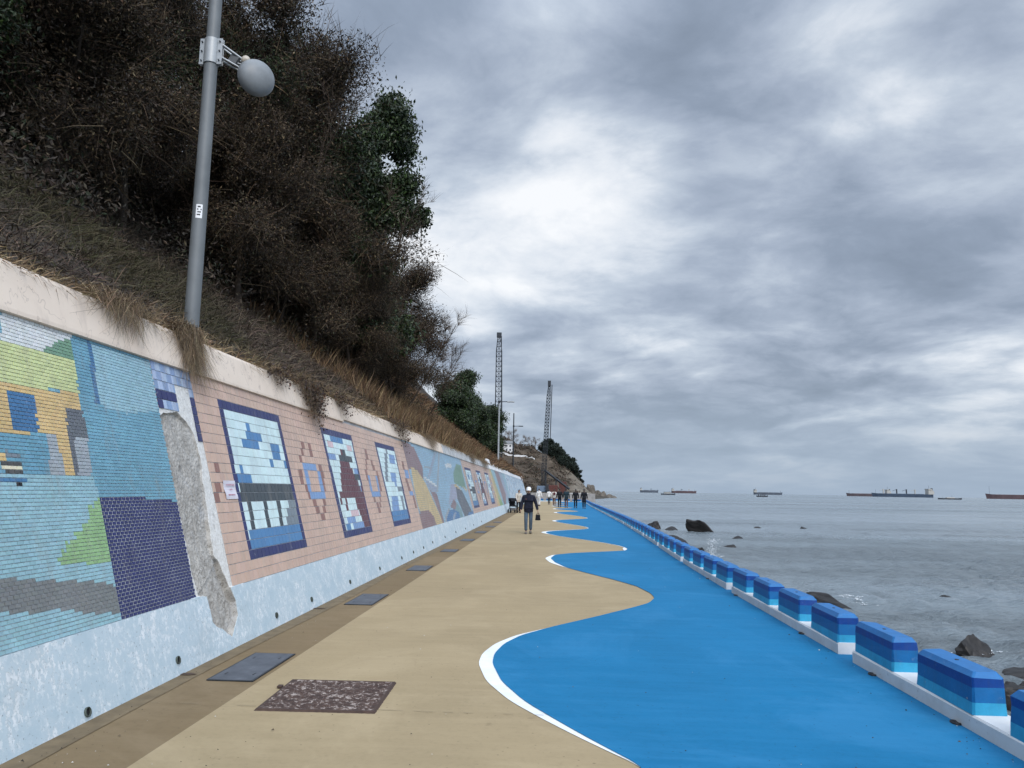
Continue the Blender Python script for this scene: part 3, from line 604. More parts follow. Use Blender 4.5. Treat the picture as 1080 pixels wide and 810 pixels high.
# leave out what the tile panels cover
o = wparent(np_mesh('broken_patch', V, F, M['broken'], None, vcol=np.array(VC), smooth=False))
o['label'] = 'broken vertical strip of bare grey concrete edged with white mortar'

# coping segments
m, nt, b = new_mat('coping_paint'); tc = nt('ShaderNodeTexCoord').outputs['Object']
n1 = nt.noise(nt.mapping(tc, (3, 3, .5)), 2, 6, .65); n2 = nt.noise(tc, 1.1, 6, .65); n3 = nt.noise(tc, 30, 5, .6)
c = nt.mix(nt.ramp(n2, [(.3, 0), (.7, 1)]), (.66, .55, .45), (.76, .655, .55))
c = nt.mix(nt.ramp(n1, [(.55, 0), (.8, .5)]), c, (.36, .3, .26))
c = nt.mix(nt.ramp(n3, [(.66, 0), (.74, .6)]), c, (.25, .2, .17))
ck = nt.noise(nt.mapping(tc, (1, 1, .6)), 2.3, 4, .6, .5)
c = nt.mix(nt.ramp(ck, [(.494, 0), (.5, .5), (.506, 0)]), c, (.28, .22, .19))
nt.l.new(c, b.inputs['Base Color']); b.inputs['Roughness'].default_value = .8
nt.l.new(nt('ShaderNodeBump', {'Strength': .35, 'Distance': .006, 'Height': nt.math('ADD', n2, nt.math('MULTIPLY', n3, .3))}).outputs[0], b.inputs['Normal']); M['coping'] = m
M['oldcoping'] = simple('grey_coping', (.42, .43, .43), .85, var=.3, scale=2, bump=.4)
ZT = 3.2
def coping(y0, y1, zb, zt, mat, h=.035):
    mb = MB(); prev = None; N = max(2, int((y1-y0)/.5))
    for k in range(N+1):
        y = y0+(y1-y0)*k/N; w = .006*mnoise.noise((y*.6, 2, 1)); e = .012*mnoise.noise((y*.9, 0, 5))
        r = [wpt(y, zb, -.02), wpt(y, zb, h+w), wpt(y, zb+.03, h+.004+w), wpt(y, zt-.05+e, h+w), wpt(y, zt-.012+e, h-.012+w), wpt(y, zt+e, h-.05+w), wpt(y, zt+.01, -.35), wpt(y, zt-.5, -.4)]
        if prev: mb.add(prev+r, [(i, i+1, 9+i, 8+i) for i in range(7)])
        else: mb.add(r, [tuple(range(8))])
        prev = r
    mb.add(prev, [tuple(range(8))[::-1]])
    for i in range(len(mb.sm)): mb.sm[i] = False
    return wparent(mb.build('coping', mat))
for a, b_, mt in ((-6, 2.6, 'coping'), (2.61, 7.93, 'coping'), (8.06, 14.1, 'coping'), (14.11, 20.2, 'coping'), (20.21, 27.5, 'coping'), (27.51, 33.5, 'oldcoping'), (33.55, 48, 'oldcoping')):
    coping(a, b_, ZC if b_ < 20 else ZC+.05, ZT, M[mt])
coping(48.02, 104, ZC+.08, 3.5, M['white'], .03)
# joints of the panel edges: thin dark shadow gaps are real gaps in the tiling; drain holes in the plinth
M['weepring'] = simple('mossy_pipe', (.06, .075, .065), .8, var=.4, scale=20)
def weep(y, z, sc=1., k=0):
    mb = MB(); 
    Mx = Matrix.Translation(wpt(y, z, .012)) @ Matrix(((WN.x, 0, -WN.z), (0, 1, 0), (WN.z, 0, WN.x))).to_4x4() @ Matrix.Rotation(R(90), 4, 'Y')
    mb.lathe([(.04*sc, -.004), (.042*sc, .014), (.036*sc, .016), (.032*sc, .004)], 14, 0, Mx); mb.lathe([(.034*sc, .003), (.0, .003)], 14, 1, Mx)
    wparent(mb.build('weep_hole', [M['weepring'], M['black']]))
for y, z in ((5.3, .055), (6.6, .12), (8.95, .12), (10.25, .12), (12.2, .12), (14.3, .12), (16.4, .13), (17.8, .14), (19.2, .14), (20.7, .17), (23.1, .17), (25.7, .17), (28.5, .15), (31.5, .15), (35, .15)): weep(y, z, .8)
# stains running out of two of the holes: flat damp streaks on the gutter
for i, (y, l) in enumerate(((6.62, .16), (10.27, .2))):
    pts = [(-3.14, y-.03), (-3.14, y+.04), (-3.14+l*.6, y+.05), (-3.14+l, y+.01), (-3.14+l*.7, y-.03)]
    mb = MB(); mb.add([(x, yy_, .009) for x, yy_ in pts], [tuple(range(5))[::-1]]); tag(mb.build('damp_stain_path', simple('rust_stain', (.07, .045, .03), .9)), kind='structure')
# paper notice
t = MB(); nn = 8
vs = []; fs = []
for i in range(nn+1):
    for j in range(2):
        vs.append(wpt(8.255+.31*j+.0, 1.44+.20*i/nn, .012+.006*math.sin(i*.9+j)))
for i in range(nn): fs.append((2*i, 2*i+1, 2*i+3, 2*i+2))
t.add(vs, fs)
no = tag(t.build('paper_notice', simple('paper', (.62, .6, .66), .8, var=.04)), 'small white paper notice taped to the pink tiles beside the first navy frame', 'notice')
mb = MB(); rng = random.Random(4)
for row, (z, a, b_) in enumerate(((1.585, .05, .26), (1.535, .12, .17), (1.478, .06, .24))):
    y = a
    while y < b_:
        w = rng.uniform(.008, .02); mb.add([wpt(8.255+y, z, .0215), wpt(8.255+y+w, z, .0215), wpt(8.255+y+w, z+.014, .0215), wpt(8.255+y, z+.014, .0215)], [(0, 1, 2, 3)]); y += w+rng.uniform(.004, .01)
mb.build('printed_lines', simple('red_ink', (.45, .2, .26), .8), no)
# ------------------------------------------------------------------ terrain
def sstep(a, b, x): 
    t = np.clip((x-a)/(b-a), 0, 1); return t*t*(3-2*t)
def n2(x, y, s, seed=0): return mnoise.noise((x*s, y*s, seed))
XT = -4.08
def slope_z(x, y):
    d = XT-x
    z = 3.17+.72*d+.3*max(0, d-5.2) if d > 0 else 3.17+.2*d
    z += (.22*n2(x, y, .35, 3)+.1*n2(x, y, 1.1, 5))*min(1, max(0, d)/1.2)
    if y > 96: z = z+( .0-z)*float(sstep(96, 112, y))
    if d > 26: z -= (d-26)*.5
    return z
xs = np.concatenate([[-4.02, -4.2, -4.4], -np.arange(4.7, 16, .35), -np.arange(16, 70, 2.)]); ysl = np.concatenate([np.arange(-10, 60, .45), np.arange(60, 113, 1.2)])
V = [(x, y, slope_z(x, y)) for y in ysl for x in xs]; nx = len(xs)
F = [(i*nx+j, i*nx+j+1, (i+1)*nx+j+1, (i+1)*nx+j)[::-1] for i in range(len(ysl)-1) for j in range(nx-1)]
tag(np_mesh('hillside', V, F, M['soil'], smooth=True), kind='structure')

# yard beyond the walkway and the headland
V = [(-90, 103, -.06), (4.9, 103, -.06), (4.6, 111.6, -.06), (4.8, 125, -.06), (5.5, 180, -.06), (8, 345, -.06), (-90, 345, -.06)]
low = [(x+.6, y, -4) for x, y, z in V]
mb = MB(); mb.add(V, [tuple(range(7))]); mb.add(V+low, [(i, (i+1) % 7, 7+(i+1) % 7, 7+i)[::-1] for i in range(7)])
tag(mb.build('ground', simple('yard_gravel', (.17, .15, .125), .9, var=.3, scale=.6, bump=.5)), kind='structure')
YR = 470.
def px2x(px): return (px-582)*YR/811
def py2z(px, py): return 1.6+(517+(px-582)*.0175-py)*YR/811
prof = [(440, 430), (500, 452), (530, 464), (545, 471), (560, 475), (575, 482), (584, 485), (598, 499), (606, 505), (612, 511), (617, 517), (622, 521.5), (634, 523.5), (640, 526), (660, 530)]
pX = [px2x(a) for a, b in prof]; pZ = [py2z(a, b) for a, b in prof]
def head_z(x, y):
    r = float(np.interp(x, pX, pZ)); f = float(sstep(335, YR-10, y)*(1-sstep(YR+20, 640, y)))
    rough = 1.8*n2(x, y, .045, 2)+1.5*n2(x, y, .13, 4)+.9*n2(x, y, .33, 6)
    return -3.2+(r+3.2)*f+rough*min(1, f*1.5)*(1.2 if r > 0 else .35)
hx = np.arange(-95, 48, 1.1); hy = np.concatenate([np.arange(330, 500, 2.4), np.arange(500, 660, 8.)])
V = np.array([(x, y, head_z(x, y)) for y in hy for x in hx]); nx = len(hx)
F = [(i*nx+j, i*nx+j+1, (i+1)*nx+j+1, (i+1)*nx+j) for i in range(len(hy)-1) for j in range(nx-1)]
VC = []
for x, y, z in V:
    k = np.clip((x-6)/16+.5*n2(x, y, .1, 8)+.15, 0, 1); g = n2(x, y, .05, 1)
    scrub = np.array([.075, .058, .042])*(1+.4*g); rock = np.array([.17, .15, .12])*(1+.5*n2(x, y, .25, 3))
    if z < -.5: rock = rock*.35
    VC.append(scrub*(1-k)+rock*k)
M['headland'] = attr_mat('headland_rock', .9, .2, .45, .25, .8, .6)
tag(np_mesh('headland', V, F, M['headland'], vcol=np.array(VC), smooth=False), kind='structure')

# ------------------------------------------------------------------ rocks
def rock(loc, size, label, seed, mat='rock', group=None, pointy=0., rz=0, name='rock'):
    bm = bmesh.new(); bmesh.ops.create_icosphere(bm, subdivisions=4, radius=1); rng = random.Random(seed)
    planes = [(Vector((rng.uniform(-1, 1), rng.uniform(-1, 1), rng.uniform(-.3, 1))).normalized(), rng.uniform(.45, .85)) for _ in range(9)]
    for v in bm.verts:
        p = v.co.copy()
        for nrm, d in planes:
            e = p.dot(nrm)-d
            if e > 0: p -= nrm*e*.92
        p *= 1+.12*mnoise.noise(p*2.3+Vector((seed, 0, 0)))+.06*mnoise.noise(p*6+Vector((0, seed, 0)))
        if pointy: p.x += -pointy*max(0, p.z)*.9; 
        v.co = Vector((p.x*size[0]/2, p.y*size[1]/2, p.z*size[2]))
    me = bpy.data.meshes.new(name); bm.to_mesh(me); bm.free(); me.materials.append(M[mat])
    o = link(bpy.data.objects.new(name, me)); o.location = loc; o.rotation_euler = (0, 0, rz)
    return tag(o, label, 'rock', group)
SL = -2.2; RG = 'rocks in the shallow sea'
rock((15.0, 78, SL-.1), (3.0, 2.2, 1.55), 'large dark pointed boulder standing highest out of the sea beyond the blue blocks', 2, pointy=.75, group=RG)
for i, (x, y, s, lab) in enumerate([
    (10.5, 81.5, (1.6, 1.5, 1.1), 'brown pointed rock just above the blocks, left of the large boulder'),
    (12.2, 80.5, (2.3, 1.5, .45), 'low flat rock in the sea between the pointed rock and the large boulder'),
    (15.9, 67.5, (1.4, 1.0, .32), 'low dark rock in the sea right of and nearer than the large boulder'),
    (12.7, 56.8, (1.3, 1.0, .28), 'low dark rock awash below the large boulder, nearer the blocks'),
    (23.0, 88.6, (1.7, 1, .26), 'thin flat rock barely above the sea, first to the right of the large boulder'),
    (28.7, 91, (1.3, .9, .28), 'thin flat rock barely above the sea, farthest to the right of the large boulder'),
    (10.4, 20.3, (1.12, 1.0, .52), 'rounded dark rock with a humped top in the sea, right of the nearest blocks'),
    (15.0, 31, (1.1, .7, .2), 'small low rock awash in the sea by the right edge of the photo'),
    (17.5, 56, (.9, .6, .13), 'tiny rock awash in the sea near the middle of the water')]):
    rock((x, y, SL-.05), s, lab, 20+i, group=RG, rz=i)
SG = 'rocks at the foot of the sea wall'
for i, (x, y, s, lab, rz) in enumerate([
    (9.9, 29.0, (1.1, 4.2, .36), 'long dark slanting rock rising behind the blocks, just beyond the nearest ones', .15),
    (9.0, 57.8, (2.6, 3.5, .8), 'brown rock mass behind the middle of the block row', .3), (9.1, 51, (2.0, 3, .6), 'low brown rock behind the block row, nearer than the rock mass', .5),
    (9.5, 16.2, (1.3, 1.1, .5), 'dark angular boulder by the right edge of the photo, just behind the cut off block', 0), (10.0, 17.8, (1.6, .9, .34), 'dark flat boulder by the right edge, above the angular one', .6), (8.6, 15.6, (1.3, 1.0, .5), 'dark wet boulder in the gap right of the nearest complete block', .4), (6.3, 10.2, (1.7, 1.6, 1.1), 'dark boulder low behind the nearest gap in the blocks', .9),
    (7.2, 17.8, (1.4, 1.2, .5), 'low wet rock in the foam behind the second block', .2), (5.6, 108, (2.2, 2.5, 1.6), 'dark rock behind the far end of the block row', .3), (6.6, 103, (2, 2.6, 1.3), 'flat dark rock just before the far end of the block row', .8)]):
    rock((x, y, SL-.1), s, lab, 40+i, group=SG, rz=rz)
rnd = random.Random(44)
for i, (px, top, y, sx) in enumerate([(622, 511.5, 462, 7), (626, 515, 460, 5), (619, 515.5, 452, 5), (631, 518, 458, 6), (636, 520, 456, 5), (641, 521.5, 455, 5), (645, 522.8, 454, 4), (614, 512.5, 446, 6), (611, 515, 438, 6), (616, 517.5, 440, 5), (605, 513.5, 428, 5), (608, 518, 420, 5), (623, 519.5, 448, 5), (629, 521, 446, 4), (601, 515, 418, 5), (612, 520, 415, 4)]):
    x = (px-582)*y/811; zt = 1.6+(517+(px-582)*.0175-top)*y/811
    rock((x, y, SL-.6), (sx*1.15, 7, (zt-SL+.6)*1.35), 'tallest pale boulder at the tip of the headland' if i == 0 else 'pale jagged boulder along the foot of the headland cliff', 60+i, 'palerock', 'boulders off the headland', rz=i*.7, pointy=.25)
# ------------------------------------------------------------------ sea: one sheet, fine near, coarse far
def wave(x, y):
    d = math.hypot(x, y); f = 1/(1+(d/160)**2)
    a = .06*mnoise.noise((x*.28+y*.1, y*.55, 1))+.085*mnoise.noise((x*.9, y*1.5-x*.3, 4))+.07*mnoise.noise((x*.07, y*.16, 8))
    if d < 60: a += .045*mnoise.noise((x*2.4, y*3.4, 6))
    return a*f*2.1
rad = [2.]; 
while rad[-1] < 45000: rad.append(rad[-1]*(1.016 if rad[-1] < 60 else 1.022 if rad[-1] < 300 else 1.06))
angs = np.radians(np.concatenate([np.arange(-12, 66, .33), np.arange(66, 135, 1.5)])); V = []
for r in rad:
    for a in angs:
        x = 2.9+r*math.sin(a); y = -6+r*math.cos(a); V.append((x, y, SL+(wave(x, y) if r < 600 else 0)))
na = len(angs); F = [(i*na+j, i*na+j+1, (i+1)*na+j+1, (i+1)*na+j)[::-1] for i in range(len(rad)-1) for j in range(na-1)]
m, nt, b = new_mat('sea_water'); tc = nt('ShaderNodeTexCoord').outputs['Object']
b.inputs['Base Color'].default_value = (.17, .205, .225, 1); b.inputs['IOR'].default_value = 1.33
big = nt.noise(nt.mapping(tc, (.006, .028, 1)), 1, 5, .6, .3)
b.inputs['Specular IOR Level'].default_value = .5
patch = nt.noise(nt.mapping(tc, (.03, .11, 1)), 1, 4, .6)
nt.l.new(nt.ramp(big, [(.38, .12), (.62, .34)]), b.inputs['Roughness'])
h1 = nt.noise(nt.mapping(tc, (1.1, 2.4, 1), rot=(0, 0, .15)), 1, 6, .62, .4); h2 = nt.noise(nt.mapping(tc, (4.5, 8, 1), rot=(0, 0, -.2)), 1, 5, .6, .2)
h3 = nt.noise(nt.mapping(tc, (.16, .5, 1)), 1, 5, .6)
hh = nt.math('ADD', nt.math('ADD', nt.math('MULTIPLY', h1, .8), nt.math('MULTIPLY', h2, .26)), nt.math('MULTIPLY', h3, .35))
st = nt.ramp(nt.math('ADD', nt.math('MULTIPLY', patch, .5), nt.math('MULTIPLY', big, .5)), [(.42, .22), (.58, 1.)])
nt.l.new(nt('ShaderNodeBump', {'Strength': st, 'Distance': 1., 'Height': hh}).outputs[0], b.inputs['Normal'])
tag(np_mesh('sea', V, F, m, smooth=True), kind='structure')
# foam where the swell breaks on rocks
rng = random.Random(5); V = []; F = []
def foam_patch(cx, cy, rx, ry, n, rz=0):
    for _ in range(n*3):
        a = rng.uniform(0, 6.28); q = rng.random()**.6; x = 0;
        if False: pass
        x = cx+rx*q*math.cos(a)*math.cos(rz)-ry*q*math.sin(a)*math.sin(rz); y = cy+ry*q*math.sin(a)*math.cos(rz)+rx*q*math.cos(a)*math.sin(rz)
        s = rng.uniform(.008, .03); k = len(V); t0 = rng.uniform(0, 6)
        for j in range(6):
            rr = s*rng.uniform(.5, 1.2); V.append((x+rr*math.cos(t0+j*1.047)*1.5, y+rr*math.sin(t0+j*1.047), SL+wave(x, y)+.035+rng.uniform(0, .02)))
        if mnoise.noise((x*2.2, y*1.1, 3)) < .05: del V[k:]; continue
        F.append(tuple(range(k, k+6)))
for a in ((8.6, 17.6, .8, .7, 260), (9.2, 16.6, .7, .5, 140), (11.2, 29.4, .5, 1.3, 110), (9.8, 47.5, .5, .6, 50), (10.5, 20.2, .7, .2, 22), (15.3, 30.8, .7, .15, 14)): foam_patch(*a)
tag(np_mesh('foam', V, F, simple('sea_foam', (.7, .73, .75), .8, var=.1)), kind='stuff', label='white foam flecks where the swell breaks on the rocks', cat='foam')
rng = random.Random(15); V = []; F = []
for _ in range(240):
    h = rng.random()**1.3*1.0; x = 9.6+rng.gauss(0, .1+.12*h); y = 47.3+rng.gauss(0, .2); z = SL+.1+h; s = rng.uniform(.012, .04); k = len(V)
    for p in ((1, 0, -.6), (-1, .2, -.6), (0, -1, .2), (0, .3, 1)): V.append((x+p[0]*s, y+p[1]*s, z+p[2]*s))
    F += [(k, k+1, k+3), (k+1, k+2, k+3), (k+2, k, k+3), (k, k+2, k+1)]
tag(np_mesh('splash', V, F, bpy.data.materials['sea_foam']), kind='stuff', label='white splash of a small wave behind the blue blocks', cat='splash')
# ------------------------------------------------------------------ vegetation
def rnd_dirs(rng, n):
    v = rng.normal(size=(n, 3)); return v/np.linalg.norm(v, axis=1, keepdims=True)
def perp(d, rng):
    r = rnd_dirs(rng, len(d)); u = r-d*(r*d).sum(1, keepdims=True); return u/np.linalg.norm(u, axis=1, keepdims=True)
def leaf_quads(P, size, rng, aspect=.5, flat=0.):
    n = len(P); d = rnd_dirs(rng, n); d[:, 2] -= flat; d /= np.linalg.norm(d, axis=1, keepdims=True); u = perp(d, rng)
    L = (size*rng.uniform(.6, 1.3, n))[:, None]; Wd = L*aspect
    nn = np.cross(d, u)*L*.12
    V = np.stack([P, P+d*L*.5+u*Wd*.5+nn, P+d*L, P+d*L*.5-u*Wd*.5+nn], 1).reshape(-1, 3)
    return V, np.arange(4*n).reshape(n, 4)
def blades(P, D, L, wid, droop, rng, up=(0, 0, -1.)):
    """bent three-triangle blades from P along D"""
    n = len(P); u = perp(D, rng); w = wid[:, None]; L = L[:, None]; dr = np.array(up)[None]*droop[:, None]*L
    mid = P+D*L*.55+dr*.25; tip = P+D*L+dr
    V = np.stack([P+u*w, P-u*w, mid+u*w*.7, mid-u*w*.7, tip], 1).reshape(-1, 3); b = (np.arange(n)*5)[:, None]
    F = np.concatenate([b+np.array([[0, 1, 3]]), b+np.array([[0, 3, 2]]), b+np.array([[2, 3, 4]])], 1).reshape(-1, 3)
    return V, F
def skeleton(rng, h, spread, nlimb, lean=(0, 0), lv=3, start=.25, upw=.5):
    """trunk and limbs as polylines with radii, and the tips where foliage sits"""
    lines = []; tips = []
    r0 = .035*h**.9*.55
    pts = []; p = np.zeros(3); d = np.array([lean[0], lean[1], 1.]); d /= np.linalg.norm(d)
    N = 8
    for i in range(N+1):
        pts.append(p.copy()); p = p+d*h*.82/N; d = d+rng.normal(size=3)*.07; d[2] = max(d[2], .5); d /= np.linalg.norm(d)
    lines.append((pts, np.linspace(r0, r0*.25, N+1)))
    def branch(p, d, L, r, level):
        q = [p.copy()]; x = p.copy(); dd = d.copy()
        for i in range(5):
            x = x+dd*L/5; q.append(x.copy()); dd = dd+rng.normal(size=3)*.16+np.array([0, 0, .05*upw]); dd /= np.linalg.norm(dd)
        lines.append((q, np.linspace(r, r*.35, 6)))
        tips.append((q[-1], level)); tips.append((q[3], level))
        if level < lv:
            for _ in range(3):
                k = rng.integers(2, 6); nd = dd+rng.normal(size=3)*.6; nd[2] += .15*upw; nd /= np.linalg.norm(nd)
                branch(q[k], nd, L*rng.uniform(.5, .75), r*.5, level+1)
    for i in range(nlimb):
        t = start+(1-start)*(i+.5)/nlimb; k = min(N, int(t*N)); a = i*2.4+rng.uniform(-.5, .5)
        d = np.array([math.cos(a), math.sin(a), upw*rng.uniform(.5, 1.3)]); d /= np.linalg.norm(d)
        branch(np.array(pts[k]), d, spread*(1.1-.55*t)*rng.uniform(.75, 1.1), r0*.45*(1.1-.6*t), 1)
    return lines, tips
def lines_mesh(lines, n=5):
    V = []; F = []
    for pts, rad in lines:
        up = None; base = len(V)
        for i, p in enumerate(pts):
            t = np.array(pts[min(i+1, len(pts)-1)])-np.array(pts[max(i-1, 0)]); t = t/(np.linalg.norm(t)+1e-9)
            a = up if up is not None else (np.array([1., 0, 0]) if abs(t[0]) < .8 else np.array([0, 1., 0]))
            u = a-t*a.dot(t); u /= np.linalg.norm(u)+1e-9; w = np.cross(t, u); up = u
            for k in range(n): V.append(p+(u*math.cos(6.2832*k/n)+w*math.sin(6.2832*k/n))*max(rad[i], .004))
        for i in range(len(pts)-1):
            for k in range(n): F.append((base+i*n+k, base+i*n+(k+1) % n, base+(i+1)*n+(k+1) % n, base+(i+1)*n+k))
    return np.array(V), F
def palette(rng, n, cols, wts):
    c = np.array(cols)[rng.choice(len(cols), n, p=np.array(wts)/sum(wts))]
    return np.clip(c*rng.uniform(.6, 1.4, (n, 1))*rng.uniform(.92, 1.08, (n, 3)), .002, .5)
def make_tree(name, label, cat, kind, seed, h, spread, nlimb, nleaf, leaf, lean=(0, 0), clump=.75, group='trees on the slope above the wall'):
    rng = np.random.default_rng(seed)
    t = thing(name, label, cat, (0, 0, 0), 0, group)
    lines, tips = skeleton(rng, h, spread, nlimb, lean, start=.12)
    V, F = lines_mesh(lines); np_mesh('trunk', V, F, M['bark'], t, smooth=True)
    T = np.array([q for q, l in tips]); nt_ = len(T)
    if kind == 'bare':
        wt = 1500*4
        T = np.array([a[i]*(1-f)+a[i+1]*f for a, b_ in lines for i in range(len(a)-1) for f in (.2, .7)][40:]); P = T[rng.integers(0, len(T), wt)]+rng.normal(size=(wt, 3))*.3; D = rnd_dirs(rng, wt)*.8+np.array([0, 0, .5]); D /= np.linalg.norm(D, axis=1, keepdims=True)
        V, F = blades(P, D, rng.uniform(.4, 1.1, wt), np.full(wt, .012), np.full(wt, .05), rng)
        np_mesh('crown', V, F, M['blade'], t, np.repeat(palette(rng, wt, [(.2, .17, .15), (.13, .1, .085)], [1, 1]), 3, 0)); return t
    if kind == 'scrub':
        pal = [(.058, .041, .025), (.034, .025, .018), (.095, .068, .038), (.034, .034, .018), (.02, .016, .013)]; wts = [4, 4, 2, 1.3, 3]
    else:
        pal = [(.024, .042, .013), (.014, .026, .010), (.042, .066, .02), (.03, .036, .014)]; wts = [4, 4, 2, 1]
    cl = rng.integers(0, nt_, nleaf); cs = clump*rng.uniform(.55, 1.35, nt_)
    u = rnd_dirs(rng, nleaf)*(rng.random(nleaf)**.45)[:, None]
    P = T[cl]+u*cs[cl][:, None]*np.array([1, 1, .75])
    V, F = leaf_quads(P, leaf, rng, .5 if kind != 'scrub' else .38, .25)
    tone = (rng.uniform(.4, 1.7, nt_) if kind == 'scrub' else rng.uniform(.65, 1.35, nt_))[cl][:, None]
    LC = palette(rng, nleaf, pal, wts)*tone
    if kind == 'scrub' and seed != 12:   # ivy and privet growing through the bare crowns
        gk = np.array([mnoise.noise((q[0]*.45, q[1]*.45, q[2]*.4+seed)) for q in T]) > .22; gl = gk[cl] & (rng.random(nleaf) < .8)
        LC[gl] = palette(rng, int(gl.sum()), [(.022, .036, .013), (.013, .022, .010), (.036, .05, .018)], [3, 3, 1])
    cr = np_mesh('crown', V, F, M['glossleaf' if kind == 'evergreen' else 'leaf'], t, LC)
    if kind == 'scrub':
        wt = nt_*16
        ti = rng.integers(0, nt_, wt); out = T[ti]-np.array([0, 0, h*.45]); out /= np.linalg.norm(out, axis=1, keepdims=True)+1e-6
        D = out*.7+rnd_dirs(rng, wt)*.75+np.array([0, 0, .15]); D /= np.linalg.norm(D, axis=1, keepdims=True)
        P = T[ti]+rng.normal(size=(wt, 3))*clump*.35
        V, F = blades(P, D, rng.uniform(.35, 1.25, wt)*clump*1.2, np.full(wt, .0065), rng.uniform(-.05, .2, wt), rng)
        np_mesh('twigs', V, F, M['blade'], t, np.repeat(palette(rng, wt, [(.068, .048, .03), (.036, .026, .018), (.12, .088, .054)], [3, 3, 1]), 3, 0))
    return t
def place(o, x, y, s=1., rz=0, dz=-.25, label=None, tilt=(0, 0), sz=None, z=None):
    o.location = (x, y, (slope_z(x, y) if z is None else z)+dz); o.scale = (s, s, sz or s); o.rotation_euler = (tilt[0], tilt[1], rz)
    if label: o['label'] = label
    return o
scrubA = make_tree('brown_tree', '.', 'tree', 'scrub', 11, 8.5, 2.0, 13, 70000, .085, clump=.66)
scrubB = make_tree('brown_tree', '.', 'tree', 'scrub', 12, 6.2, 1.75, 12, 66000, .08, clump=.62)
scrubC = make_tree('brown_tree', '.', 'tree', 'scrub', 13, 10.5, 2.5, 15, 80000, .095, clump=.78)
everA = make_tree('evergreen_tree', '.', 'tree', 'evergreen', 21, 9.5, 1.25, 12, 52000, .13, clump=.55)
everB = make_tree('evergreen_tree', '.', 'tree', 'evergreen', 22, 7.0, 1.7, 11, 50000, .13, clump=.66)
everC = make_tree('evergreen_tree', '.', 'tree', 'evergreen', 23, 6.2, 1.35, 12, 30000, .2, clump=.85)
used = set()
def put(src, *a, **k):
    o = src if src.name not in used else copy_tree(src); used.add(src.name)
    if o is not src and src.name not in used: used.add(src.name)
    return place(o, *a, **k)
# (source, x, y, scale, rz, label)
W_ = 'dense brown leafless looking tree '
trees = [
    (scrubC, -11.0, 8.6, 1.0, .3, 'tall brown tree at the left edge of the photo, high on the slope'),
    (scrubA, -10.6, 12.2, 1.05, 1.5, 'brown vine-covered tree left of the tall grey pole, in deep shade'),
    (everB, -12.4, 11.2, 1.1, .8, 'dark green tree half hidden in the shade at upper left'),
    (scrubC, -13.2, 14.5, 1.1, 2.2, 'tall brown tree behind the ones left of the pole'),
    (scrubA, -9.4, 15.6, .95, 2.7, 'brown tree right behind the pole, below its round dome'),
    (scrubC, -11.0, 18.2, 1.05, 3.9, 'tall brown tree rising behind the round dome to the top of the photo'),
    (scrubB, -8.0, 18.6, .95, .6, 'low bushy brown tree over the grass right of the pole'),
    (everA, -13.4, 19.5, 1.2, 2.0, 'dark evergreen tree deep in the wood behind the dome'),
    (scrubC, -8.0, 23.4, 1.12, 5.0, 'brown tree whose thin top reaches the upper edge against the sky'),
    (scrubB, -7.2, 22.5, .9, 3.1, 'low brown bushy tree in front of the tall dark evergreen'),
    (everA, -6.7, 25.2, 1.14, .4, 'tall dark evergreen tree standing out against the sky, highest at the edge of the wood'),
    (everB, -7.9, 25.6, 1.0, 3.6, 'dark evergreen tree beside and below the tallest evergreen'),
    (scrubA, -10.0, 27, 1.1, .9, 'brown tree behind the tallest evergreen'),
    (scrubB, -7.4, 33.0, 1.12, 4.4, 'rounded brown tree at the right end of the wood, with twigs against the sky'),
    (scrubA, -9.6, 37.5, .85, 5.5, 'brown tree just behind the rounded one at the right end of the wood'),
    (scrubB, -6.1, 28.6, .72, 2.0, 'small brown bush tree low on the slope under the dark evergreens'),
    (scrubC, -9.6, 20.6, 1.05, 1.9, 'tall brown tree between the round dome and the sky'),
    (scrubA, -10.3, 25.6, 1.3, 3.3, 'large brown tree behind the tree that touches the upper edge'),
    (everB, -8.0, 24.2, 1.15, 3.0, 'broad dark green evergreen among the brown trees, left of the tallest evergreen'),
    (everB, -10.6, 9.9, .8, 2.2, 'small dark green tree low in the shade by the left edge'),
    (scrubC, -16, 23, 1.2, 1.0, 'tall brown tree farthest back in the wood'),
    (everA, -16.5, 10.5, 1.25, 3.3, 'dark evergreen tree filling the upper left corner'),
    (scrubC, -16.5, 16.5, 1.25, .1, 'tall dark brown tree behind the shaded trees at the top left'),
    (scrubB, -9.2, 41, .9, .2, 'last brown tree of the wood before the far evergreens'),
    (scrubC, -12.2, 11.0, 1.0, 4.2, 'tall brown tree half hidden between the left edge and the pole'),
    (scrubC, -14.5, 19.5, 1.15, 5.2, 'tall brown tree behind the dome, second row'),
    (scrubA, -8.8, 23.4, .95, 1.1, 'brown tree in front of and below the tallest evergreen, left of it'),
    (scrubC, -20, 13, 1.35, 2.5, 'tall dark tree at the very back of the wood at top left'),
    (scrubA, -9.0, 30.5, 1.15, 2.9, 'brown tree behind the second evergreen'),
    (scrubB, -9.3, 12.9, 1.0, 5.9, 'low shaded brown tree at the edge of the grass, just left of the pole'),
    (scrubB, -6.4, 23.6, .7, 1.3, 'small brown bush tree low on the slope, left of the evergreens'),
    (everC, -8.1, 64, .85, .5, 'dark round evergreen, nearest of the far group beyond the wood'),
    (everC, -8.9, 72, .95, 2.5, 'dark evergreen in the far group, second from the wood'),
    (everC, -8.1, 79, 1.0, 1.2, 'dark evergreen in the far group just left of the nearer far lamp post'),
    (everC, -7.3, 85, 1.0, 4.0, 'dark evergreen behind the nearer far lamp post'),
    (everC, -10.5, 84, 1.2, 5.1, 'dark evergreen farthest back in the far group'),
]
SZ = {'tall dark evergreen tree standing out': 1.36, 'dark evergreen tree beside and below': 1.45}
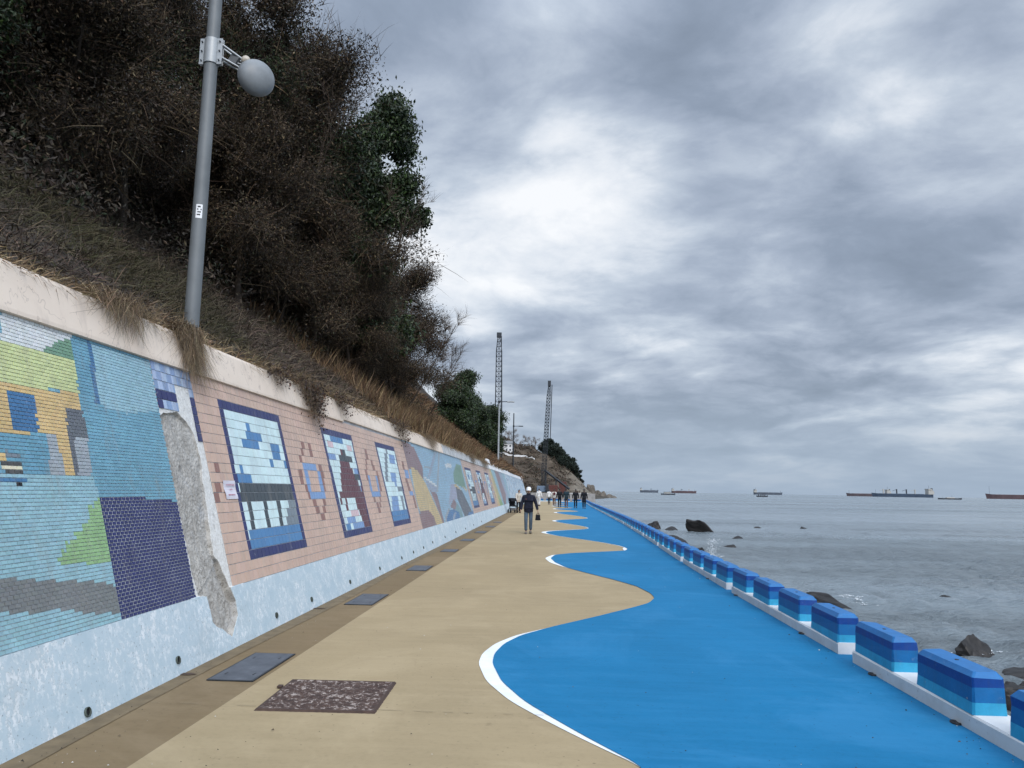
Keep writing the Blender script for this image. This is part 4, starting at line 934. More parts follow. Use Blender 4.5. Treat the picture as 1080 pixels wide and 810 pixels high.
for src, x, y, s, rz, lab in trees: put(src, x, y, s, rz, label=lab, sz=next((v for k, v in SZ.items() if lab.startswith(k)), None))

# slope cover: tangled dry scrub, darker and browner uphill, straw at the wall
rng = np.random.default_rng(77)
def slope_pts(n, ylo, yhi, dlo, dhi, near=1.3):
    y = ylo+(yhi-ylo)*rng.random(n)**near; d = dlo+(dhi-dlo)*rng.random(n)**1.1; x = XT-d
    z = np.array([slope_z(a, b) for a, b in zip(x, y)]); return np.stack([x, y, z], 1), d
def fld(P, s, seed): return np.array([mnoise.noise((p[0]*s, p[1]*s, seed)) for p in P])
n = 140000; P, d = slope_pts(n, 2, 62, -.02, 7.5, 1.7)
nf = fld(P, .7, 3); n2f = fld(P, .25, 9)
D = rnd_dirs(rng, n); D[:, 2] = np.abs(D[:, 2])*.9+.15; D[:, 0] += .35; D /= np.linalg.norm(D, axis=1, keepdims=True)
Lh = rng.uniform(.08, .36, n)*(1+.5*nf)*(1+.2*np.clip(d, 0, 3))
w0 = np.clip(1.25-d/.6+.6*nf, 0, 1); Lh = Lh*(1-.4*w0)
V, F = blades(P, D, Lh, rng.uniform(.0025, .006, n)*(1+P[:, 1]/40), rng.uniform(.1, .7, n), rng)
dark = palette(rng, n, [(.088, .066, .052), (.055, .042, .035), (.135, .102, .072), (.045, .046, .023)], [4, 3, 2, 1.0])
straw = palette(rng, n, [(.36, .27, .16), (.2, .145, .085), (.13, .09, .055)], [2, 3, 2])
green = palette(rng, n, [(.055, .06, .024), (.05, .045, .024)], [1, 1])
red = palette(rng, n, [(.13, .075, .042), (.18, .115, .062), (.085, .052, .032)], [2, 2, 2])
w = np.clip(1.25-d/.6+.6*nf, 0, 1)[:, None]; g = (np.clip((n2f-.22)*3, 0, .55)*(P[:, 1] < 26))[:, None]; rr = np.clip((P[:, 1]-20)/14, 0, 1)[:, None]
C = dark*(1-g)+green*g; C = C*(1-rr)+red*rr; C = C*(1-w)+straw*w
tag(np_mesh('dry_scrub', V, F, M['blade'], None, np.repeat(C, 3, 0)), 'tangled dry grass and scrub covering the slope above the wall', 'grass', kind='stuff')
# far slope grass
n = 42000; P, d = slope_pts(n, 50, 108, -.05, 8, 1.0)
D = rnd_dirs(rng, n); D[:, 2] = np.abs(D[:, 2])+.4; D[:, 0] += .3; D /= np.linalg.norm(D, axis=1, keepdims=True)
V, F = blades(P, D, rng.uniform(.4, 1.0, n), rng.uniform(.02, .04, n), rng.uniform(.1, .6, n), rng)
tag(np_mesh('reddish_grass', V, F, M['blade'], None, np.repeat(palette(rng, n, [(.13, .075, .042), (.17, .11, .062), (.085, .052, .032), (.06, .045, .03)], [2, 2, 2, 1]), 3, 0)), 'reddish brown dry grass on the far part of the slope', 'grass', kind='stuff')
# leafy low bushes that blur the ground under the trees
n = 70000; P, d = slope_pts(n, 3, 45, 2.6, 12, 1.2); k = fld(P, .45, 4); P = P[k > -.12]; n = len(P)
P = P+np.abs(rng.normal(size=(n, 3)))*np.array([0, 0, .45])+rng.normal(size=(n, 3))*np.array([.3, .3, 0])
V, F = leaf_quads(P, .11, rng, .4, .1)
tag(np_mesh('undergrowth', V, F, M['leaf'], None, palette(rng, n, [(.04, .03, .022), (.025, .02, .015), (.02, .026, .012), (.06, .045, .028)], [3, 3, 1.2, 1.2])), 'dark brown undergrowth beneath the trees on the slope', 'undergrowth', kind='stuff')
# reddish grass mounds nearer the far evergreens: taller stems
n = 26000; P, d = slope_pts(n, 20, 60, .1, 4.5, 1.0)
D = rnd_dirs(rng, n)*.55; D[:, 2] = 1; D /= np.linalg.norm(D, axis=1, keepdims=True)
V, F = blades(P, D, rng.uniform(.3, .95, n), rng.uniform(.006, .014, n), rng.uniform(.05, .45, n), rng)
tag(np_mesh('tall_dry_grass', V, F, M['blade'], None, np.repeat(palette(rng, n, [(.14, .09, .05), (.2, .14, .078), (.09, .058, .036)], [2, 2, 2]), 3, 0)), 'tall brown dry grass on the middle of the slope', 'grass', kind='stuff')
# straw fringe along the top of the coping
n = 40000; y = 2+60*rng.random(n)**2.0; k = np.array([mnoise.noise((b*.8, 1, 2))+.6*mnoise.noise((b*2.3, 4, 2)) for b in y]); y = y[(k > -.25) | (y > 30)]; n = len(y)
base = np.array([tuple(wpt(b, ZT+.0, -.03-.25*q)) for b, q in zip(y, rng.random(n))])
D = np.stack([rng.uniform(.1, 1, n), rng.normal(size=n)*.7, rng.uniform(-.1, .55, n)], 1); D /= np.linalg.norm(D, axis=1, keepdims=True)
V, F = blades(base, D, rng.uniform(.08, .26, n), rng.uniform(.0022, .005, n)*(1+y/30), rng.uniform(.2, .9, n), rng)
tag(np_mesh('straw_fringe', V, F, M['blade'], None, np.repeat(palette(rng, n, [(.33, .25, .15), (.2, .15, .09), (.12, .085, .055)], [2, 3, 2]), 3, 0)), 'fringe of straw coloured dry grass along the top of the coping', 'grass', kind='stuff')
# hanging clumps
def clump(y0, y1, low, n, label, leafy=False, seed=0):
    r = np.random.default_rng(seed); y = r.normal((y0+y1)/2, (y1-y0)/3.2, n); q = r.random(n)
    P = np.array([tuple(wpt(b, ZT+.03+.05*r.random(), .02-.22*t)) for b, t in zip(y, q)])
    hang = (ZT-low)*np.exp(-((y-(y0+y1)/2)/((y1-y0)*.42))**2)
    D = np.stack([r.uniform(.25, .9, n), r.normal(size=n)*.35, r.uniform(-.15, .4, n)], 1); D /= np.linalg.norm(D, axis=1, keepdims=True)
    L = r.uniform(.18, .34, n)
    # arch out over the edge and drop: three joined segments each
    a = P; b_ = P+D*L[:, None]*.55; dn = np.stack([r.uniform(.02, .16, n), r.normal(size=n)*.14, -np.ones(n)], 1)
    b_[:, 0] = np.maximum(b_[:, 0], WX-WB*b_[:, 2]+.05+r.random(n)*.06)
    hl = (hang*r.uniform(.15, 1, n)**.8)[:, None]; side = np.stack([np.zeros(n), r.normal(size=n)*.14, np.zeros(n)], 1)
    c1 = b_+dn*hl*.5+side*.6+r.normal(size=(n, 3))*.012; c = b_+dn*hl+side*1.5+r.normal(size=(n, 3))*.05
    for q_ in (c1, c): q_[:, 0] = np.maximum(q_[:, 0], WX-WB*q_[:, 2]+.04+r.random(n)*.09)
    wv = np.stack([np.zeros(n), r.uniform(.0015, .004, n), r.uniform(-.001, .001, n)], 1)
    V = np.stack([a+wv, a-wv, b_+wv, b_-wv, c1+wv*.8, c1-wv*.8, c+wv*.3, c-wv*.3], 1).reshape(-1, 3); k = (np.arange(n)*8)[:, None]
    F = np.concatenate([k+np.array([[0, 1, 3, 2]]), k+np.array([[2, 3, 5, 4]]), k+np.array([[4, 5, 7, 6]])], 1).reshape(-1, 4)
    C = np.repeat(palette(r, n, [(.34, .25, .15), (.2, .145, .09), (.1, .07, .046)], [2, 3, 2] if not leafy else [1, 2, 4]), 3, 0)
    o = np_mesh('hanging_grass', V, F, M['blade'], None, C); tag(o, label, 'grass clump', 'dry clumps hanging over the coping')
    if leafy:
        m_ = int(n*.8); k = r.integers(0, n, m_); t = r.random(m_)[:, None]; PP = b_[k]*(1-t)+c[k]*t+r.normal(size=(m_, 3))*.02; PP[:, 0] += .03
        V, F = leaf_quads(PP, .05, r, .6); np_mesh('leaves', V, F, M['leaf'], o, palette(r, m_, [(.05, .035, .03), (.09, .055, .035)], [2, 1]))
clump(6.2, 7.3, 2.78, 420, 'straw clump drooping over the coping left of the tall pole', seed=1)
clump(7.8, 8.25, 2.48, 1100, 'thick brown grass clump hanging in the coping gap at the foot of the tall pole', seed=2)
clump(11.6, 12.9, 2.36, 800, 'dark leafy creeper hanging over the pink tiles right of the first frame', True, 3)
clump(10.3, 11.2, 2.82, 160, 'small dark creeper tuft on the coping above the first frame', True, 4)
clump(13.6, 14.6, 2.72, 240, 'small dark creeper hanging on the coping above the second frame', True, 5)
clump(18.6, 20.8, 2.45, 420, 'dark creeper hanging where the pink tiles end', True, 6)
clump(23.5, 26.5, 2.62, 700, 'brown straw mass drooping over the coping above the curved mosaic', False, 7)
clump(36, 40, 2.55, 900, 'brown growth hanging over the grey far coping, nearer one', False, 8)
clump(42, 47.5, 2.45, 1200, 'brown growth hanging over the grey far coping, farther one', False, 9)
# thin bare saplings and stalks against the sky
for i, (x, y, h, lx, lab) in enumerate([(-6.4, 24, 7.5, .25, 'thin bare sapling leaning out in front of the tall evergreen'), (-6.0, 31, 5.5, .35, 'thin bare sapling leaning out right of the evergreens'), (-5.9, 35, 4.6, .4, 'thin bare sapling at the right end of the wood'), (-8.0, 21.5, 9.5, .16, 'thin bare sapling with twigs against the sky near the top of the photo')]):
    r = np.random.default_rng(200+i); t = thing('bare_sapling', lab, 'sapling', (x, y, slope_z(x, y)-.1), 0, 'bare saplings at the edge of the wood')
    lines, tips = skeleton(r, h, h*.28, 9, (lx, .05), lv=2, start=.3, upw=1.4)
    lines = [(a, np.array(b)*.45) for a, b in lines]
    V, F = lines_mesh(lines, 4); np_mesh('trunk', V, F, M['bark'], t)
    T = np.array([a[i]*(1-f)+a[i+1]*f for a, b_ in lines for i in range(len(a)-1) for f in (.2, .7) if b_[i] < .035]); k = r.integers(0, len(T), 900); D = rnd_dirs(r, 900)*.6+np.array([lx, 0, .6]); D /= np.linalg.norm(D, axis=1, keepdims=True)
    V, F = blades(T[k], D, r.uniform(.2, .7, 900), np.full(900, .005), np.full(900, .08), r)
    np_mesh('twigs', V, F, M['blade'], t, np.repeat(palette(r, 900, [(.1, .075, .055), (.06, .045, .035)], [1, 1]), 3, 0))
# trees on the headland: small copies of a lighter crown
def small_ever(seed, h):
    rng = np.random.default_rng(seed); t = thing('pine_tree', '.', 'tree', group='dark pines on the headland')
    lines, tips = skeleton(rng, h, h*.42, 7, (0, 0), lv=2, start=.3); V, F = lines_mesh(lines, 4); np_mesh('trunk', V, F, M['bark'], t)
    T = np.array([q for q, l in tips]); n = 5200; k = rng.integers(0, len(T), n); P = T[k]+rnd_dirs(rng, n)*(rng.random(n)**.4)[:, None]*h*.13
    V, F = leaf_quads(P, .75, rng, .7); np_mesh('crown', V, F, M['leaf'], t, palette(rng, n, [(.02, .03, .022), (.013, .02, .016), (.03, .04, .026)], [2, 2, 1])); return t
pA, pB = small_ever(31, 9), small_ever(32, 11); pl = [pA, pB]; first = {0, 1}; rnd = random.Random(9)
for i, (px, y, s) in enumerate([(577, 455, .9), (580, 462, 1.05), (583, 468, 1), (586, 452, .95), (589, 462, 1.05), (592, 455, .95), (595, 448, .9), (597, 462, .95), (600, 455, .8), (603, 462, .8), (606, 466, .75), (609, 460, .5), (588, 440, .8), (593, 436, .7), (598, 440, .65), (584, 440, .75), (612, 466, .45), (574, 465, .8), (579, 445, .7)]):
    q = i % 2; o = pl[q] if q in first else copy_tree(pl[q]); first.discard(q)
    x = (px-582)*y/811; o.location = (x, y, head_z(x, y)-1.2); o.scale = (s*1.15, s*1.15, s); o.rotation_euler = (0, 0, rnd.uniform(0, 6))
    o['label'] = 'dark pine tree in the clump on top of the rocky headland'
bare = make_tree('bare_tree', 'leafless grey tree on the hill above the white guard wall, left one', 'tree', 'bare', 41, 11, 4.2, 9, 0, .1, group='leafless trees on the far hill')
place(bare, -23, 440, 1.05, 0, z=head_z(-23, 440)); o = copy_tree(bare); place(o, -16, 445, .8, 2, z=head_z(-16, 445), label='leafless grey tree on the hill, middle one behind the far lamp post')
o = copy_tree(bare); place(o, -10, 452, .7, 4, z=head_z(-10, 452), label='leafless grey tree on the hill, right one nearest the leaning lattice boom')

rng = np.random.default_rng(91); n = 60000; x = rng.uniform(-60, 22, n); y = rng.uniform(345, 500, n)
k = np.array([mnoise.noise((a*.11, b*.11, 2))+.5*mnoise.noise((a*.35, b*.35, 7)) for a, b in zip(x, y)]); keep = (k > -.05+np.clip((x-4)/14, 0, 1)*.6); x, y, k = x[keep], y[keep], k[keep]; n = len(x)
P = np.stack([x, y, np.array([head_z(a, b) for a, b in zip(x, y)])+rng.random(n)*1.1*np.clip(k+.4, .2, 1)], 1)
V, F = leaf_quads(P, .85, rng, .55)
tag(np_mesh('hill_scrub', V, F, M['leaf'], None, palette(rng, n, [(.07, .05, .036), (.045, .035, .028), (.10, .075, .052), (.035, .04, .025)], [3, 3, 2, 1.5])), 'brown scrub covering the far hill above the rocky headland', 'scrub', kind='stuff')
# ------------------------------------------------------------------ tall pole with dome
px_, py_ = -4.52, 9.2
t = thing('pole', 'tall grey steel pole behind the coping with a round grey dome on a bracket', 'pole', (px_, py_, slope_z(px_, py_)-.3))
H = 8.6
mb = MB(); mb.tube([(0, 0, 0), (0, 0, 3), (0, 0, 5.5), (0, 0, H)], [.093, .086, .079, .072], 24); mb.build('shaft', simple('pole_steel', (.15, .163, .17), .55, .15, var=.14, scale=3, bump=.1), t)
zb = 7.22-(slope_z(px_, py_)-.3)
mb = MB(); mb.tube([(0, 0, zb-.17), (0, 0, zb+.17)], .098, 24)
for sx in (-1, 1):
    mb.box((sx*.115, -.025, zb), (.07, .014, .36), bev=.003); mb.box((sx*.115, .02, zb), (.07, .014, .36), bev=.003)
br = mb.build('clamp', M['steel'], t)
mb = MB()
for sx in (-1, 1):
    for dz in (-.13, 0, .13): mb.tube([(sx*.118, -.05, zb+dz), (sx*.118, .045, zb+dz)], .011, 6)
mb.build('bolts', M['darksteel'], br)
arm_d = Vector((.55, .22, -.33)).normalized(); a0 = Vector((.11, .02, zb+.05)); tipp = a0+arm_d*.42
mb = MB(); 
side = Vector((0, 0, 1)).cross(arm_d).normalized()*.045
for sgn in (-1, 1): mb.tube([a0+side*sgn+Vector((0, 0, -.12)), tipp+side*sgn+Vector((0, 0, -.07))], .014, 6)
for sgn in (-1, 1): mb.tube([a0+side*sgn+Vector((0, 0, .06)), tipp+side*sgn+Vector((0, 0, .05))], .014, 6)
mb.tube([a0+Vector((0, 0, -.12)), tipp+Vector((0, 0, .04))], .012, 6); mb.tube([tipp+side*1.2, tipp-side*1.2], .02, 8)
mb.build('arm', M['steel'], t)
mb = MB(); q = a0+arm_d*.2
mb.box(q, (.12, .06, .13), bev=.01, M=Matrix.Rotation(.5, 3, 'Y')); mb.build('junction_box', simple('box_grey', (.1, .105, .11), .6), t)
# dome: a round drum with a bulging front, facing out over the path
ax = Vector((.52, -.62, -.02)).normalized(); rot = ax.to_track_quat('Z', 'Y').to_matrix().to_4x4()
cen = tipp+ax*.06+Vector((.07, .0, -.16))
prof = [(.0, -.11), (.10, -.10), (.19, -.06), (.236, .0), (.244, .03), (.236, .055)]+[(.236*math.cos(a), .055+.13*math.sin(a)) for a in np.linspace(.12, math.pi/2, 12)]
mb = MB(); mb.lathe(prof, 36, 0, Matrix.Translation(cen) @ rot); mb.build('dome', simple('dome_grey', (.19, .205, .215), .5, .1, var=.12, scale=9), t)
mb = MB(); kp = cen+Vector((-.11, -.08, .22)); mb.lathe([(0, -.05), (.05, -.04), (.058, 0), (.05, .035), (0, .05)], 14, 0, Matrix.Translation(kp) @ rot); mb.tube([tipp, kp], .014, 6); mb.build('small_knob', simple('cream_plastic', (.45, .4, .33), .5), t)  # knob on a short stalk above the dome
mb = MB(); zs = 5.02-(slope_z(px_, py_)-.3); n = 5; vs = []
for i in range(n):
    a = R(-95+50*i/(n-1)); vs += [(.0905*math.cos(a), .0905*math.sin(a), zs-.09), (.0895*math.cos(a), .0895*math.sin(a), zs+.09)]
mb.add(vs, [(2*i, 2*i+2, 2*i+3, 2*i+1) for i in range(n-1)]); st = mb.build('sticker', M['white'], t)
mb = MB()
for j in range(4):
    a0_, a1_ = R(-85+(j % 2)*3), R(-60+(j % 3)*4); z_ = zs-.055+.035*j
    mb.add([(.0925*math.cos(a0_), .0925*math.sin(a0_), z_), (.0925*math.cos(a1_), .0925*math.sin(a1_), z_), (.0922*math.cos(a1_), .0922*math.sin(a1_), z_+.018), (.0922*math.cos(a0_), .0922*math.sin(a0_), z_+.018)], [(0, 1, 2, 3)])
mb.build('printed_lines', M['black'], st)

# far lamp posts
for x, y, top, lab, arm in ((-4.55, 65, 9.05, 'grey lamp post with a flat arm to the right, nearer of the two far posts', 1.25), (-4.6, 91, 10.6, 'thin dark lamp post farther along the wall with a short flat lamp below its top', 1.1)):
    z0 = slope_z(x, y)-.3; t = thing('lamp_post', lab, 'lamp post', (x, y, z0), 0, 'far lamp posts'); h = top-z0
    far = 'farther' in lab
    mb = MB(); mb.tube([(0, 0, 0), (0, 0, 1.2), (0, 0, h)], [.11, .09, .06], 10); mb.build('shaft', M['steel' if not far else 'darksteel'], t)
    za = h-.06 if not far else h-1.55
    mb = MB(); mb.tube([(0, 0, za), (arm*.55, 0, za+.02)], .035, 8); mb.lathe([(.1, za-.1), (.1, za+.1)], 10); mb.build('arm', M['darksteel'], t)
    mb = MB(); mb.box((arm*.78, 0, za+.01), (arm*.5, .26, .1), bev=.03); mb.build('lamp_head', M['steel' if not far else 'darksteel'], t)

# crawler cranes with lattice booms
def lattice(p0, p1, w0, w1, nb, name, t, mat):
    p0, p1 = Vector(p0), Vector(p1); d = (p1-p0).normalized(); u = d.cross(Vector((0, 1, 0))).normalized(); v = d.cross(u); mb = MB()
    def c(k, i): 
        f = k/nb; w = (w0*(min(1, f*6)*.6+.4) if f < .16 else w0+(w1-w0)*(f-.16)/.84)/2
        if f > .9: w *= 1-(f-.9)*5
        return p0.lerp(p1, f)+u*w*(1 if i in (0, 3) else -1)+v*w*(1 if i < 2 else -1)
    for i in range(4):
        mb.tube([c(k, i) for k in range(nb+1)], .085, 5, caps=False)
        for k in range(nb): mb.tube([c(k, i), c(k+1, (i+1) % 4)], .055, 4, caps=False); mb.tube([c(k, i), c(k, (i+1) % 4)], .05, 4, caps=False)
    return mb.build(name, mat, t)
def crane(x, y, hx_, top, lab, w):
    t = thing('crawler_crane', lab, 'crane', (x, y, -.05), 0, 'lattice boom cranes beyond the walkway')
    for sx in (-1.7, 1.7):
        mb = MB(); mb.box((sx, 0, .55), (.9, 6, 1.1), bev=.3); mb.build('track', M['black'], t)
    mb = MB(); mb.box((0, .6, 2.0), (3.4, 5.4, 1.7), bev=.15); mb.build('body', simple('crane_blue', (.12, .17, .24), .6), t)
    mb = MB(); mb.box((0, 3.9, 1.9), (3.6, 1.3, 1.8), bev=.1); mb.build('counterweight', M['darksteel'], t)
    mb = MB(); mb.box((1.3, -2.3, 2.3), (1.1, 1.5, 1.9), bev=.12); mb.build('cab', M['darksteel'], t)
    lattice((0, -1.5, 2.4), (hx_, -6, top), w, w*.7, 30, 'boom', t, M['darksteel'])
    mb = MB(); mb.box((hx_, -6, top+.4), (w*.65, .8, 1.6), bev=.1); mb.build('boom_head', M['darksteel'], t)
    mb = MB()
    for s_ in (-.35, .35): mb.tube([(s_, 3.4, 3), (hx_+s_*.4, -5.6, top)], .05, 4)
    mb.tube([(hx_+.75, -6.4, top), (hx_*.55+1.1, -6.4, 8+top*.25)], .13, 5); mb.build('cable', M['darksteel'], t)
    return t
crane(-16.6, 240, -.2, 48.7, 'tall crawler crane whose upright lattice boom rises behind the dark trees', 2.3)
crane(-2.6, 225, 1.6, 31.6, 'crawler crane with a slightly leaning lattice boom standing in the yard beyond the walkway', 1.35)
# piling frame strut, containers, bags and wall in the yard
t = thing('loading_ramp', 'dark slanting steel ramp beside the leaning crane', 'ramp', (1.2, 228, 0))
mb = MB(); mb.tube([(-3.5, 0, 7.5), (4.0, 0, 2.0)], .32, 4, smooth=False); mb.tube([(-3.5, 3, 7.5), (4.0, 3, 2.0)], .32, 4, smooth=False); mb.build('beam', M['darksteel'], t)
mb = MB()
for x in (-3, 0, 3):
    for y in (0, 3): mb.tube([(x, y, -.1), (x, y, 4.8-x*.73)], .18, 6)
mb.build('post', M['darksteel'], t)
M['redpaint'] = simple('red_paint', (.125, .052, .045), .7, var=.3)
def container(x, y, z, L, Wd, Hh, lab):
    t = thing('shipping_container', lab, 'container', (x, y, z), 0, 'red containers in the yard'); mb = MB(); N = 24; V = []
    for s_, yy_ in ((1, -Wd/2), (-1, Wd/2)):
        r = []
        for i in range(N*2+1): r.append((-L/2+L*i/(N*2), yy_+s_*(.05 if i % 2 else 0), .12))
        up = [(a, b, Hh-.12) for a, b, c in r]; k = len(r); mb.add(r+up, [(i, i+1, k+i+1, k+i) for i in range(k-1)])
    mb.box((0, 0, Hh-.08), (L, Wd, .16)); mb.box((0, 0, .08), (L, Wd, .16)); mb.box((-L/2+.04, 0, Hh/2), (.08, Wd-.02, Hh-.33)); mb.box((L/2-.04, 0, Hh/2), (.08, Wd-.02, Hh-.33))
    mb.build('body', M['redpaint'], t)
    mb = MB()
    for sy in (-.55, .55): mb.tube([(L/2+.03, sy, .2), (L/2+.03, sy, Hh-.2)], .03, 6)
    mb.build('locking_bar', M['darksteel'], t)
container(.35, 205, -.06, 2.3, 6.06, 3.0, 'dark red container in the yard directly right of the leaning crane')
container(3.3, 240, -.06, 2.3, 6.06, 4.3, 'taller dark red container in the yard behind the walking group')
t = MB(); 
for i in range(9):
    x = -7+i*1.62; t.box((x, 0, .62), (1.6, .35, 1.24), bev=.03, taper=.99)
o = t.build('concrete_wall', M['concrete']); o.location = (-.2, 118, -.06); tag(o, 'low grey concrete wall behind the walking group at the end of the path', 'wall')
rnd = random.Random(3)
for i, (px, y) in enumerate(((600, 170), (604, 171), (608, 169), (613, 172), (617, 170), (597, 172))):
    x = (px-582)*y/811; bm = bmesh.new(); bmesh.ops.create_cube(bm, size=1); bmesh.ops.subdivide_edges(bm, edges=bm.edges[:], cuts=4, use_grid_fill=True)
    for v in bm.verts:
        b_ = 1+.22*(1-4*v.co.z*v.co.z); v.co = Vector((v.co.x*b_*1.0, v.co.y*b_, (v.co.z+.5)*1.05))*.98+Vector((0, 0, .05*mnoise.noise(v.co*4+Vector((i, 0, 0)))))
    me = bpy.data.meshes.new('bulk_bag'); bm.to_mesh(me); bm.free(); me.materials.append(M['white']); o = link(bpy.data.objects.new('bulk_bag', me)); o.location = (x, y, 0 if px < 610 else -.02); o.rotation_euler.z = i
    tag(o, 'small white bulk bag in the row behind the walking group', 'bag', 'white bags in the yard')
# white house and guard wall on the hill
hz = head_z(-26, 425)-2.2
t = thing('house', 'small white house on the far hill left of the lamp posts, mostly hidden', 'house', (-26, 425, hz))
mb = MB(); mb.box((0, 0, 2.2), (8, 6, 5.2)); mb.build('wall', simple('house_white', (.6, .6, .6), .8), t)
mb = MB(); mb.add([(-4.4, -3.4, 4.8), (4.4, -3.4, 4.8), (4.4, 3.4, 4.8), (-4.4, 3.4, 4.8), (-4.4, 0, 6.6), (4.4, 0, 6.6)], [(0, 1, 5, 4), (2, 3, 4, 5), (1, 2, 5), (3, 0, 4), (3, 2, 1, 0)]); mb.build('roof', simple('slate_roof', (.16, .165, .17), .8), t)
for x, z in ((-3.0, 3.6), (-1.0, 3.6), (1.0, 3.6), (3.0, 3.6), (-3.0, 1.4), (-1.0, 1.4), (1.0, 1.4), (3.0, 1.4)):
    mb = MB(); mb.box((x, -3.02, z), (.9, .08, .9)); mb.build('window', simple('dark_glass', (.03, .035, .04), .15), t)
mb = MB(); prev = None
for i in range(16):
    x = -32+1.5*i; y = 412+i*.6; z = head_z(x, y); r = [(x, y, z-1.5), (x, y, z+.8), (x, y+.4, z+.8), (x, y+.4, z-1.5)]
    if prev: mb.add(prev+r, [(0, 1, 5, 4), (1, 2, 6, 5), (2, 3, 7, 6)])
    prev = r
tag(mb.build('guard_wall', bpy.data.materials['house_white']), 'white guard wall running along the hill road below the leafless trees', 'wall')

# ------------------------------------------------------------------ ships
HM = {k: simple('hull_'+k, c, .6, var=.2, scale=.05) for k, c in dict(red=(.085, .055, .06), grey=(.075, .09, .115), navy=(.045, .068, .105), brown=(.085, .065, .072), teal=(.05, .11, .15), dark=(.03, .035, .045)).items()}
CREAM = simple('ship_cream', (.38, .37, .34), .6)
def hull(L, B_, D, sheer=.25):
    mb = MB(); N = 14; prev = None
    for i in range(N+1):
        f = i/N; x = L*(f-.5); w = B_/2*min(1, (f*9)**.6 if f < .11 else 1)*(1 if f < .8 else max(.02, 1-((f-.8)/.2)**2)); top = D*(1+sheer*max(0, (f-.88)/.12)+.12*max(0, (.1-f)/.1)); rake = L*.02*max(0, (f-.8)/.2)
        r = [(x, -w*.85, -.5), (x+rake, -w, top), (x+rake, w, top), (x, w*.85, -.5)]
        if prev: mb.add(prev+r, [(0, 1, 5, 4)[::-1], (1, 2, 6, 5)[::-1], (2, 3, 7, 6)[::-1]])
        else: mb.add(r, [(0, 1, 2, 3)])
        prev = r
    mb.add(prev, [(3, 2, 1, 0)]); return mb
def ship(px, dist, lenpx, D_px, col, lab, flip=False, cranes=(), house_px=5, wide=1.0):
    """bow towards +x of the ship; flip turns the bow to the left"""
    s = dist/811; D = D_px*s; xa, xb = (math.tan(math.atan((q-540)/818.6)-R(2.937))*dist for q in (px-lenpx/2, px+lenpx/2)); x = (xa+xb)/2; L = xb-xa
    t = thing('cargo_ship', lab, 'ship', (x, dist, SL), math.pi if flip else 0, 'ships anchored on the horizon')
    hull(L, L*.15, D).build('hull', HM[col], t)
    hh = house_px*s; x0 = -L*.43
    mb = MB(); mb.box((x0, 0, D+hh*.4), (L*.07, L*.12, hh*.8)); mb.box((x0+L*.01, 0, D+hh*.86), (L*.055, L*.14, hh*.16)); mb.box((x0-L*.03, 0, D+hh*.3), (L*.06, L*.11, hh*.55)); mb.build('deckhouse', CREAM, t)
    mb = MB(); mb.box((x0-L*.045, 0, D+hh*.75), (L*.025, L*.04, hh*.6), taper=.8); mb.build('funnel', HM['dark'], t)
    mb = MB(); mb.tube([(x0, 0, D+hh*.9), (x0, 0, D+hh*1.5)], .35*s/3.7, 5); mb.tube([(L*.45, 0, D), (L*.45, 0, D+hh*.7)], .35*s/3.7, 5); mb.build('mast', HM['dark'], t)
    for c in cranes:
        mb = MB(); mb.box((L*c, 0, D+hh*.4), (L*.016, L*.016, hh*.8)); mb.tube([(L*c, 0, D+hh*.75), (L*(c+.07), 0, D+hh*.5)], .6*s/3.7, 5); mb.build('deck_crane', CREAM if abs(c) > .1 else HM['dark'], t)
    n = max(2, int(lenpx/7)); mb = MB()
    for i in range(n): mb.box((L*(-.33+.72*(i+.5)/n), 0, D+.18*s), (L*.6/n, L*.1, .36*s), taper=.9)
    mb.build('hatch', HM[col], t)
    return t
ship(684.5, 4200, 19, 2.3, 'grey', 'small grey tanker farthest left on the horizon', cranes=(.1,), house_px=2.4)
ship(721, 4000, 26, 2.2, 'red', 'dark red freighter second from the left on the horizon, behind the small fishing boat', cranes=(-.1, .2), house_px=2.6)
ship(809.5, 3800, 30, 2.2, 'grey', 'low grey tanker alone in the middle of the horizon', house_px=3.2, cranes=())
ship(916, 4300, 46, 2.6, 'brown', 'long low brown freighter overlapping the dark blue cargo ship', house_px=5, flip=True)
ship(952, 3700, 64, 3.2, 'navy', 'largest dark blue cargo ship on the horizon with deck cranes and cream deckhouse', flip=True, house_px=6, cranes=(.32, .1, -.06, -.2))
ship(1072, 3300, 64, 4.2, 'red', 'reddish brown freighter cut off by the right edge of the photo', flip=True, house_px=12, cranes=())
